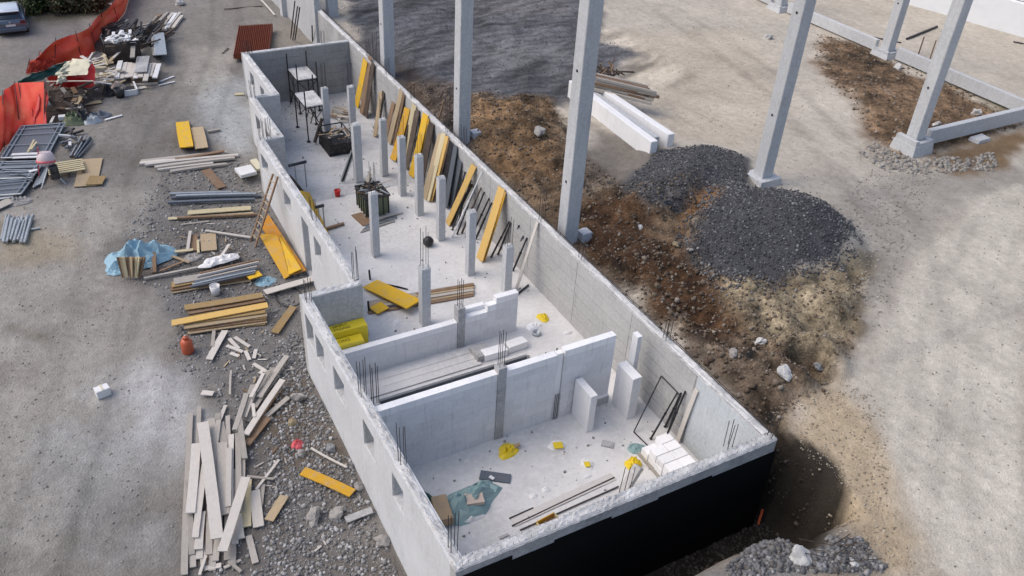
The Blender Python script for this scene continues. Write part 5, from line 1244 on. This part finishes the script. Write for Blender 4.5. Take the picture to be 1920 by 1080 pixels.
# steel beams bundle P
for k,(a) in enumerate(((292,48,315,24),(302,50,325,25),(314,54,338,24),(324,54,342,30),(286,44,300,28),(308,56,330,26))):
    gplank(*a,.2,['wood_grey','wood_pale','wood_pale','wood_pale','wood_brown','white'][k],['leftmost grey beam','second beam','third, brightest beam','rightmost short beam','thin brown beam at the left','white thin beam'][k]+' of the pale set lying above the rubble row',.1+.03*(k%2),t_=.14,name='beam_timber',cat='timber',group='pale beams above the rubble row')
# panel stacks
for k in range(7):
    gplank(296+k*1.0,103,291+k*1.0,62,.62,'galv' if k==6 else ['conc','conc_dk'][k%2],['lowest','second','third','fourth','fifth','sixth','topmost'][k]+' sheet of the tilted grey panel stack at the upper left',.1+.09*(6-k if 0 else k),t_=.05,name='grey_panel',cat='panel',group='grey panel stack')
for k in range(2): gplank(262+k*2,135,268+k*2,106,.62,['conc_dk','conc'][k],['lower','upper'][k]+' grey panel lying over the white boards',.55+.08*k,t_=.05,name='grey_panel',cat='panel')
for k in range(9):
    gplank(218+k*9,146+rng.uniform(-4,6),226+k*9,115+rng.uniform(-3,5),.26,rng.choice(['wood_pale','wood_pale','white']),'whitish short board in the row in front of the dark crates',.3+rng.uniform(0,.2),t_=.06,name='white_board',cat='board',group='whitish short boards in front of the dark crates')
for k in range(6):
    gplank(246,160-k*2.5,296,157-k*2.5,.2,rng.choice(['wood_grey','wood_brown','wood_dark']),'dark flat board under the grey panel',.04+.05*k,t_=.05,name='flat_board',cat='board',group='dark flat boards at the end of the white row')
gplank(300,153,326,143,.12,'white','upper white lath pointing right from the white row',.05); gplank(298,160,328,153,.12,'white','lower white lath pointing right from the white row',.05)
gplank(256,166,274,163,.3,'wood_pale','flat pale piece below the white row',.05)
# dark junk crates with white stuff
p=gp(235,118,0); t=thing('cage_crate','dark cage crate heaped with white waste','crate',p)
boxframe(t,p.x-.9,p.x+.9,p.y,p.y+1.5,p.z,p.z+1.2,'steel',.04); MB().box(p.x-.86,p.x+.86,p.y+.04,p.y+1.46,p.z+.05,p.z+1.0).build('dark_lining','wood_dark',t)
for k in range(40):
    a=p+V3(rng.uniform(-.8,.8),rng.uniform(.1,1.4),1.05+rng.uniform(0,.25)); an=rng.uniform(0,6.28)
    tag(MB().bar(a,a+V3(.35*math.cos(an),.35*math.sin(an),.1),.16,.06).build('white_waste','white'),'white waste piece heaped on the dark cage crate','waste','white waste on the dark cage crate')
for k in range(70):
    a=gp(rng.uniform(190,305),rng.uniform(48,88),rng.uniform(.1,.8))
    if a.x<0: continue
    px=rng.uniform(0,1); b=a+V3(rng.uniform(.2,1.3),rng.uniform(.4,1.6),rng.uniform(-.1,.3))
    tag(MB().bar(a,b,.12,.06).build('dark_stick',rng.choice(['wood_dark','wood_dark','steel','wood_dark','wood_grey','steel','steel'])),'dark stick in the tangled pile beside the upper red netting','stick','dark tangled sticks by the upper netting')
crumple(245,78,0,2.6,1.6,.7,'wood_dark','dark mound of debris under the tangled sticks','debris','debris_mound',71,30,.5,fn=gp)
gplank(248,108,249,68,.24,'wood_grey','grey upright board in front of the dark debris mound',.9,t_=.06)
# left mixed rubble (165-215,100-160)
for k in range(60):
    a=gp(rng.uniform(163,222),rng.uniform(108,160),rng.uniform(.05,.6)); an=rng.gauss(.4,1.1); L=rng.uniform(.3,1.1)
    tag(MB().bar(a,a+V3(L*math.cos(an),L*math.sin(an),rng.uniform(-.1,.2)),rng.uniform(.06,.2),.04).build('pale_offcut',rng.choice(['wood_pale','wood_tan','wood_cream','white','wood_pale'])),'pale offcut in the heap between the green tarpaulin and the white row','offcut','pale offcuts between tarpaulin and white row')
for k in range(36):
    a=gp(rng.uniform(90,170),rng.uniform(160,205),rng.uniform(.05,.6)); an=rng.uniform(0,6.28); L=rng.uniform(.3,.9)
    tag(MB().bar(a,a+V3(L*math.cos(an),L*math.sin(an),rng.uniform(-.1,.25)),rng.uniform(.08,.25),.05).build('dark_offcut',rng.choice(['wood_dark','wood_brown','wood_dark','wood_grey','rebar'])),'dark offcut in the heap under the green tarpaulin','offcut','dark offcuts under the green tarpaulin')
crumple(125,186,0,2.0,1.3,.6,'wood_dark','dark soil heap under the green tarpaulin','heap','soil_heap',73,26,fn=gp)
gplank(143,195,160,170,.22,'wood_tan','wide tan board sticking out in front of the dark heap',.5); gplank(158,195,190,190,.35,'wood_tan','flat tan board in front of the dark heap',.06)
gplank(84,153,175,152,.1,'pinkcard','long pinkish pole across the red netting',1.3)
bucket(gp(226,182,0),.28,.5,'blackplastic','black bucket below the white row'); crumple(222,168,0,.4,.4,.5,'pinkcard','pale pink sack behind the black bucket','sack','sack',75,fn=gp)
crumple(204,178,0,.35,.4,.6,'steel','dark sack left of the black bucket','sack','sack',77,fn=gp)
t=thing('metal_trough','grey metal trough with white edges below the white row','trough',gp(243,178))
c=gp(243,178,0); MB().box(c.x-.4,c.x+.4,c.y-.05,c.y+1.1,c.z,c.z+.05).build('base_sheet','steel',t)
for s in(-.42,.42): MB().box(c.x+s-.04,c.x+s+.04,c.y-.05,c.y+1.1,c.z,c.z+.3).build('side_rim','white',t)
MB().box(c.x-.38,c.x+.38,c.y-.12,c.y-.05,c.z,c.z+.3).build('end_rim','white',t)
# tarps
def drape(rows,mat,lab,name,cat,nu=26,nv=10,amp=.12,seed=0,uvs=1.,fold=0.,th=.012):
    """sheet lofted between two polylines (bottom row, top row)"""
    lo,hi=rows; vs=[];uv=[]
    def samp(L,q):
        n=len(L)-1; i=min(int(q*n),n-1); return L[i].lerp(L[i+1],q*n-i)
    Lh=sum((lo[i+1]-lo[i]).length for i in range(len(lo)-1))
    for s in (0,1):
        for j in range(nv+1):
            for i in range(nu+1):
                a=samp(lo,i/nu); b=samp(hi,i/nu); p=a.lerp(b,j/nv)
                n=mn.noise(Vector((i/nu*7+seed,j/nv*2.5,seed)))*amp+fold*math.sin(i*1.9)*(.3+j/nv)
                p=p+V3(n,-n*.8,abs(n)*.5 if 0<j<nv else 0)-V3(0,0,th*s)
                vs.append(p); uv.append((i/nu*Lh*uvs,j/nv*(b-a).length*uvs))
    fs=[];k=(nu+1)*(nv+1)
    for j in range(nv):
        for i in range(nu):
            a=j*(nu+1)+i; fs.append((a,a+1,a+nu+2,a+nu+1))
            if th: fs.append((k+a,k+a+nu+1,k+a+nu+2,k+a+1))
    o=MB().add(vs,fs,uv).build(name,mat,None,True); return tag(o,lab,cat)
gpl=lambda L,z:[gp(x,y,z) for x,y in L]
drape((gpl([(34,160),(60,154),(95,142),(120,136),(146,128)],1.2),gpl([(38,150),(65,138),(98,124),(120,116),(144,112)],1.6)),'green','dark green tarpaulin folded over the red netting','tarpaulin','tarpaulin',amp=.25,seed=3)
drape((gpl([(100,142),(125,142),(163,140)],1.5),gpl([(118,124),(140,110),(168,112)],1.7)),'cream','cream sheet lying on the green tarpaulin','cream_sheet','sheet',amp=.2,seed=5,nu=10)
drape((gpl([(104,158),(126,150)],1.3),gpl([(112,136),(128,132)],1.6)),'cream','smaller cream sheet hanging below the larger one','cream_sheet','sheet',amp=.2,seed=6,nu=8)
drape((gpl([(92,160),(130,164),(178,165)],.3),gpl([(92,140),(130,142),(178,118)],1.1)),'red','crimson plastic sheet behind the pinkish pole','plastic_sheet','sheet',amp=.2,seed=8,nu=14)
# red netting fence
def fence(lo,hi,lab,h,posts,amp=.25,seed=0,fold=0.,mat='net',back=0):
    t=thing('safety_fence',lab,'fence',gp(*lo[0],0))
    L=gpl(lo,.03); Hh=gpl(hi,h)
    o=drape((L,Hh),mat,None,'netting',None,40,8,amp,seed,fold=fold,th=0)
    for k in ('label','category'): 
        if k in o: del o[k]
    w0=WL[o.name]; o.parent=t; o.location=w0-WL[t.name]
    for q in posts:
        n=len(L)-1; i=min(int(q*n),n-1); a=L[i].lerp(L[i+1],q*n-i); b=Hh[i].lerp(Hh[i+1],q*n-i)
        MB().tube(a,b+V3(0,0,.15),.02,5).build('stake','rebar',t)
fence([(-60,345),(0,285),(40,242),(84,236)],[(-60,235),(0,182),(30,156),(86,154)],'near length of orange red netting at the left picture edge',1.5,(.1,.4,.65,.99),seed=1)
fence([(48,236),(60,238),(86,236)],[(34,158),(60,156),(88,155)],'double layer of deep red netting below the green tarpaulin',1.45,(.02,.98),seed=2,mat='red')
fence([(62,128),(100,122),(150,112),(178,96),(190,60),(216,46),(236,18),(250,-30)],[(72,104),(104,76),(140,64),(165,52),(186,30),(206,10),(226,-6),(240,-60)],'far length of orange red netting running to the top edge',1.3,(.02,.15,.3,.45,.6,.75,.9),seed=3)
fence([(48,138),(75,134),(100,128)],[(56,116),(78,112),(100,110)],'short pleated piece of bright red netting left of the green tarpaulin',.8,(.02,.98),seed=4,fold=.12,mat='brightred')
t_=tag(MB().tube(gp(76,112,0),gp(75,98,1.2),.03,5).build('stake','white'),'white stake standing at the bend of the netting','stake')
# ================================================================ car
def car():
    p=gp(57,67,0); x1=p.x; x0=x1-1.78; y0=p.y+.15; zg=gz(p)
    t=thing('parked_car','blue grey hatchback parked at the upper left corner','car',((x0+x1)/2,y0+2,zg))
    # lofted body: stations along y (rear to front), profile half widths
    def loft(st,mat,name,par=t):
        m=MB();vs=[];fs=[];n=None
        for (y,prof) in st:
            n=len(prof)*2
            for (hw,z) in prof: vs.append(((x0+x1)/2-hw,y0+y,zg+z))
            for (hw,z) in reversed(prof): vs.append(((x0+x1)/2+hw,y0+y,zg+z))
        for s in range(len(st)-1):
            for i in range(n): fs.append((s*n+i,s*n+(i+1)%n,(s+1)*n+(i+1)%n,(s+1)*n+i))
        fs.append(tuple(range(n-1,-1,-1))); fs.append(tuple((len(st)-1)*n+i for i in range(n)))
        return m.add(vs,fs).build(name,mat,par,True)
    b=loft([(0,[(.70,.30),(.82,.45),(.84,.70),(.74,.98)]),(.12,[(.78,.22),(.88,.42),(.89,.74),(.80,1.0)]),(1.0,[(.80,.18),(.90,.42),(.90,.78),(.83,.97)]),(3.2,[(.80,.18),(.90,.42),(.90,.74),(.80,.92)]),(3.9,[(.78,.2),(.88,.4),(.86,.64),(.74,.8)]),(4.2,[(.62,.28),(.72,.4),(.70,.58),(.6,.66)])],'carpaint','body')
    b.modifiers.new('bevel','BEVEL').width=.03
    loft([(.10,[(.72,.96),(.70,1.02),(.66,1.08)]),(.48,[(.74,.97),(.66,1.30),(.60,1.40)]),(2.0,[(.76,.96),(.66,1.34),(.60,1.44)]),(3.0,[(.74,.90),(.70,.94),(.62,.96)])],'glass','glasshouse')
    loft([(.30,[(.64,1.36),(.63,1.40),(.55,1.43)]),(.6,[(.66,1.39),(.64,1.45),(.55,1.48)]),(1.9,[(.66,1.41),(.64,1.47),(.55,1.50)]),(2.2,[(.64,1.36),(.62,1.40),(.5,1.42)])],'carroof','roof')
    cx=(x0+x1)/2
    for s in(-1,1):
        MB().frame(V3(cx+s*.68,y0+.03,zg+.84),V3(1,0,0),V3(0,1,0),V3(0,0,1),.14,.06,.09).build('tail_light','tail',t,bevel=.02)
        MB().bar(V3(cx+s*.72,y0+.1,zg+1.0),V3(cx+s*.64,y0+.42,zg+1.38),.07,.06).build('rear_pillar','carpaint',t)
        for yy in(.75,3.35):
            w_=MB().lathe(V3(cx+s*.80,y0+yy,zg+.32),[(.32,-.1),(.32,.1)],18,(s,0,0)).build('wheel','tyre',t,True)
            MB().lathe(V3(cx+s*.905,y0+yy,zg+.32),[(.2,-.01),(.19,.01)],12,(s,0,0)).build('rim','galv',w_)
    MB().box(cx-.8,cx+.8,y0-.06,y0+.1,zg+.28,zg+.52).build('bumper','carpaint',t,bevel=.04)
    MB().box(cx-.26,cx+.26,y0-.03,y0+.0,zg+.62,zg+.74).build('number_plate','white',t)
    MB().lathe(V3(cx,y0-.02,zg+.86),[(.06,0),(.05,.02)],12,(0,-1,0)).build('badge','galv',t)
    MB().box(cx-.6,cx+.6,y0+.2,y0+.36,zg+1.40,zg+1.44).build('spoiler','carroof',t)
car()
# ================================================================ bushes on the bank
def bush(px,py,r,h,mat,lab,n=2600,seed=0):
    p=gp(px,py,0); t=thing('bush',lab,'bush',p,'bushes on the bank behind the car')
    rs=np.random.RandomState(seed); cl=rs.randn(16,3)*np.array([r*.5,r*.35,h*.22])+np.array([0,0,h*.5])
    c=cl[rs.randint(0,16,n)]+rs.randn(n,3)*.22*np.array([r,r,h])*.8
    c[:,2]=np.abs(c[:,2]); s=rs.uniform(.06,.16,n); m=MB(); vs=[];fs=[]
    a=rs.randn(n,3); a/=np.linalg.norm(a,axis=1)[:,None]; b=np.cross(a,rs.randn(n,3)); b/=np.linalg.norm(b,axis=1)[:,None]
    P0=np.array(p)
    for i in range(n):
        o=P0+c[i]; vs+=[tuple(o-a[i]*s[i]),tuple(o+b[i]*s[i]*.5),tuple(o+a[i]*s[i]),tuple(o-b[i]*s[i]*.5)]; fs.append((4*i,4*i+1,4*i+2,4*i+3))
    f=m.add(vs,fs).build('foliage',mat,t); 
    for k in range(5): MB().tube(p,p+V3(rng.uniform(-.4,.4)*r,rng.uniform(-.3,.3)*r,h*.6),.03,4,.01).build('stem','wood_dark',t)
for k,a in enumerate(((62,22,1.4,1.6,'leaf','bright green bush just right of the car'),(100,14,1.6,1.5,'leafd','dark bush second from the car'),(135,18,1.5,1.2,'leafd','brownish low bush in the middle of the bank'),(168,12,1.3,1.1,'leafd','low dark bush near the netting'),
    (30,-8,1.8,2.0,'leaf','dark green bush behind the car roof'),(75,-14,2.0,2.0,'leafd','large shadowy bush cut by the top edge'),(120,-14,2.0,1.8,'leaf','green bush cut by the top edge in the middle'),(175,-16,2.0,1.6,'leafd','dark bush cut by the top edge near the netting'),(0,-30,2.2,2.4,'leafd','tall dark bush at the very corner'),(205,-8,1.2,1.0,'leafd','smallest dark bush beside the netting top'))): bush(*a[:5],a[5],seed=k)
gplank(205,8,222,4,.4,'white','pale sheet lying left of the netting top',.1,name='sheet',cat='sheet')
# small things on the right yard
for k,(a,b,l) in enumerate((((1700,73),(1757,50),'dark pipe lying behind the far ground beam'),((1560,55),(1690,80),'thin dark hose lying across the far yard'),((1900,78),(1920,82),'small dark stick at the right edge'))):
    A=G(*a,.06); Bq=G(*b,.06); tag(MB().tube(A,Bq,.08 if k==0 else .04,6).build('pipe','steel'),l,'pipe')
for k,(px,py,l) in enumerate(((1721,105,'left thin stake behind the far ground beam'),(1743,112,'right thin stake behind the far ground beam'))):
    A=G(px,py); tag(MB().tube(A,A+V3(0,0,1.2),.04,5).build('stake','wood_brown'),l,'stake')
A=G(1421,985); 
tag(MB().bar(A+V3(0,0,.05),A+V3(.12,.1,.55),.07,.04).build('board','redor'),'thin orange red board standing at the foot of the black wall','board')
for k in range(10):
    a=G(rng.uniform(1540,1600),rng.uniform(1020,1060),.1); b=a+V3(rng.uniform(-.9,.9),rng.uniform(-.5,.5),rng.uniform(0,.25))
    tag(MB().tube(a,b,.014,4).build('twig','wood_dark'),'dark bent twig on the rubble heap at bottom right','twig','twigs on the bottom right rubble heap')
loose('steel_sheet',atY(1265+0,300,30) if False else G(820,235,.0)+V3(0,0,0),G(832,188,1.2),.2,.05,'wood_brown','brown batten standing outside the long wall near the second column','batten')

# ================================================================ labels that place each of several alike things
def projx(o):
    p=WL[o.name]-C0; z=p.dot(fwd); return 960+F*p.dot(rt)/z,540-F*p.dot(up)/z
def nth(n): return {1:'first',2:'second',3:'third',4:'fourth',5:'fifth',6:'sixth',7:'seventh',8:'eighth',9:'ninth',10:'tenth'}.get(n,'%d%s'%(n,'th' if 10<n%100<14 else {1:'st',2:'nd',3:'rd'}.get(n%10,'th')))
byl={}
for o in COL.objects:
    if o.parent is None and o.get('label') and o.get('category') and o.get('group'): byl.setdefault(o['label'],[]).append(o)
for l,os_ in byl.items():
    if 1<len(os_)<=49 and not any(w in l for w in ('splinter','twig','branch','scrap','waste','offcut','dark stick','wood stub','broken board')):
        P=[projx(o) for o in os_]; wx=max(p[0] for p in P)-min(p[0] for p in P); wy=max(p[1] for p in P)-min(p[1] for p in P)
        ax=0 if wx>=wy*.6 else 1; order=sorted(range(len(os_)),key=lambda i:P[i][ax])
        for r,i in enumerate(order): os_[i]['label']=l+', %s from %s'%(nth(r+1),'the left' if ax==0 else 'the far end')
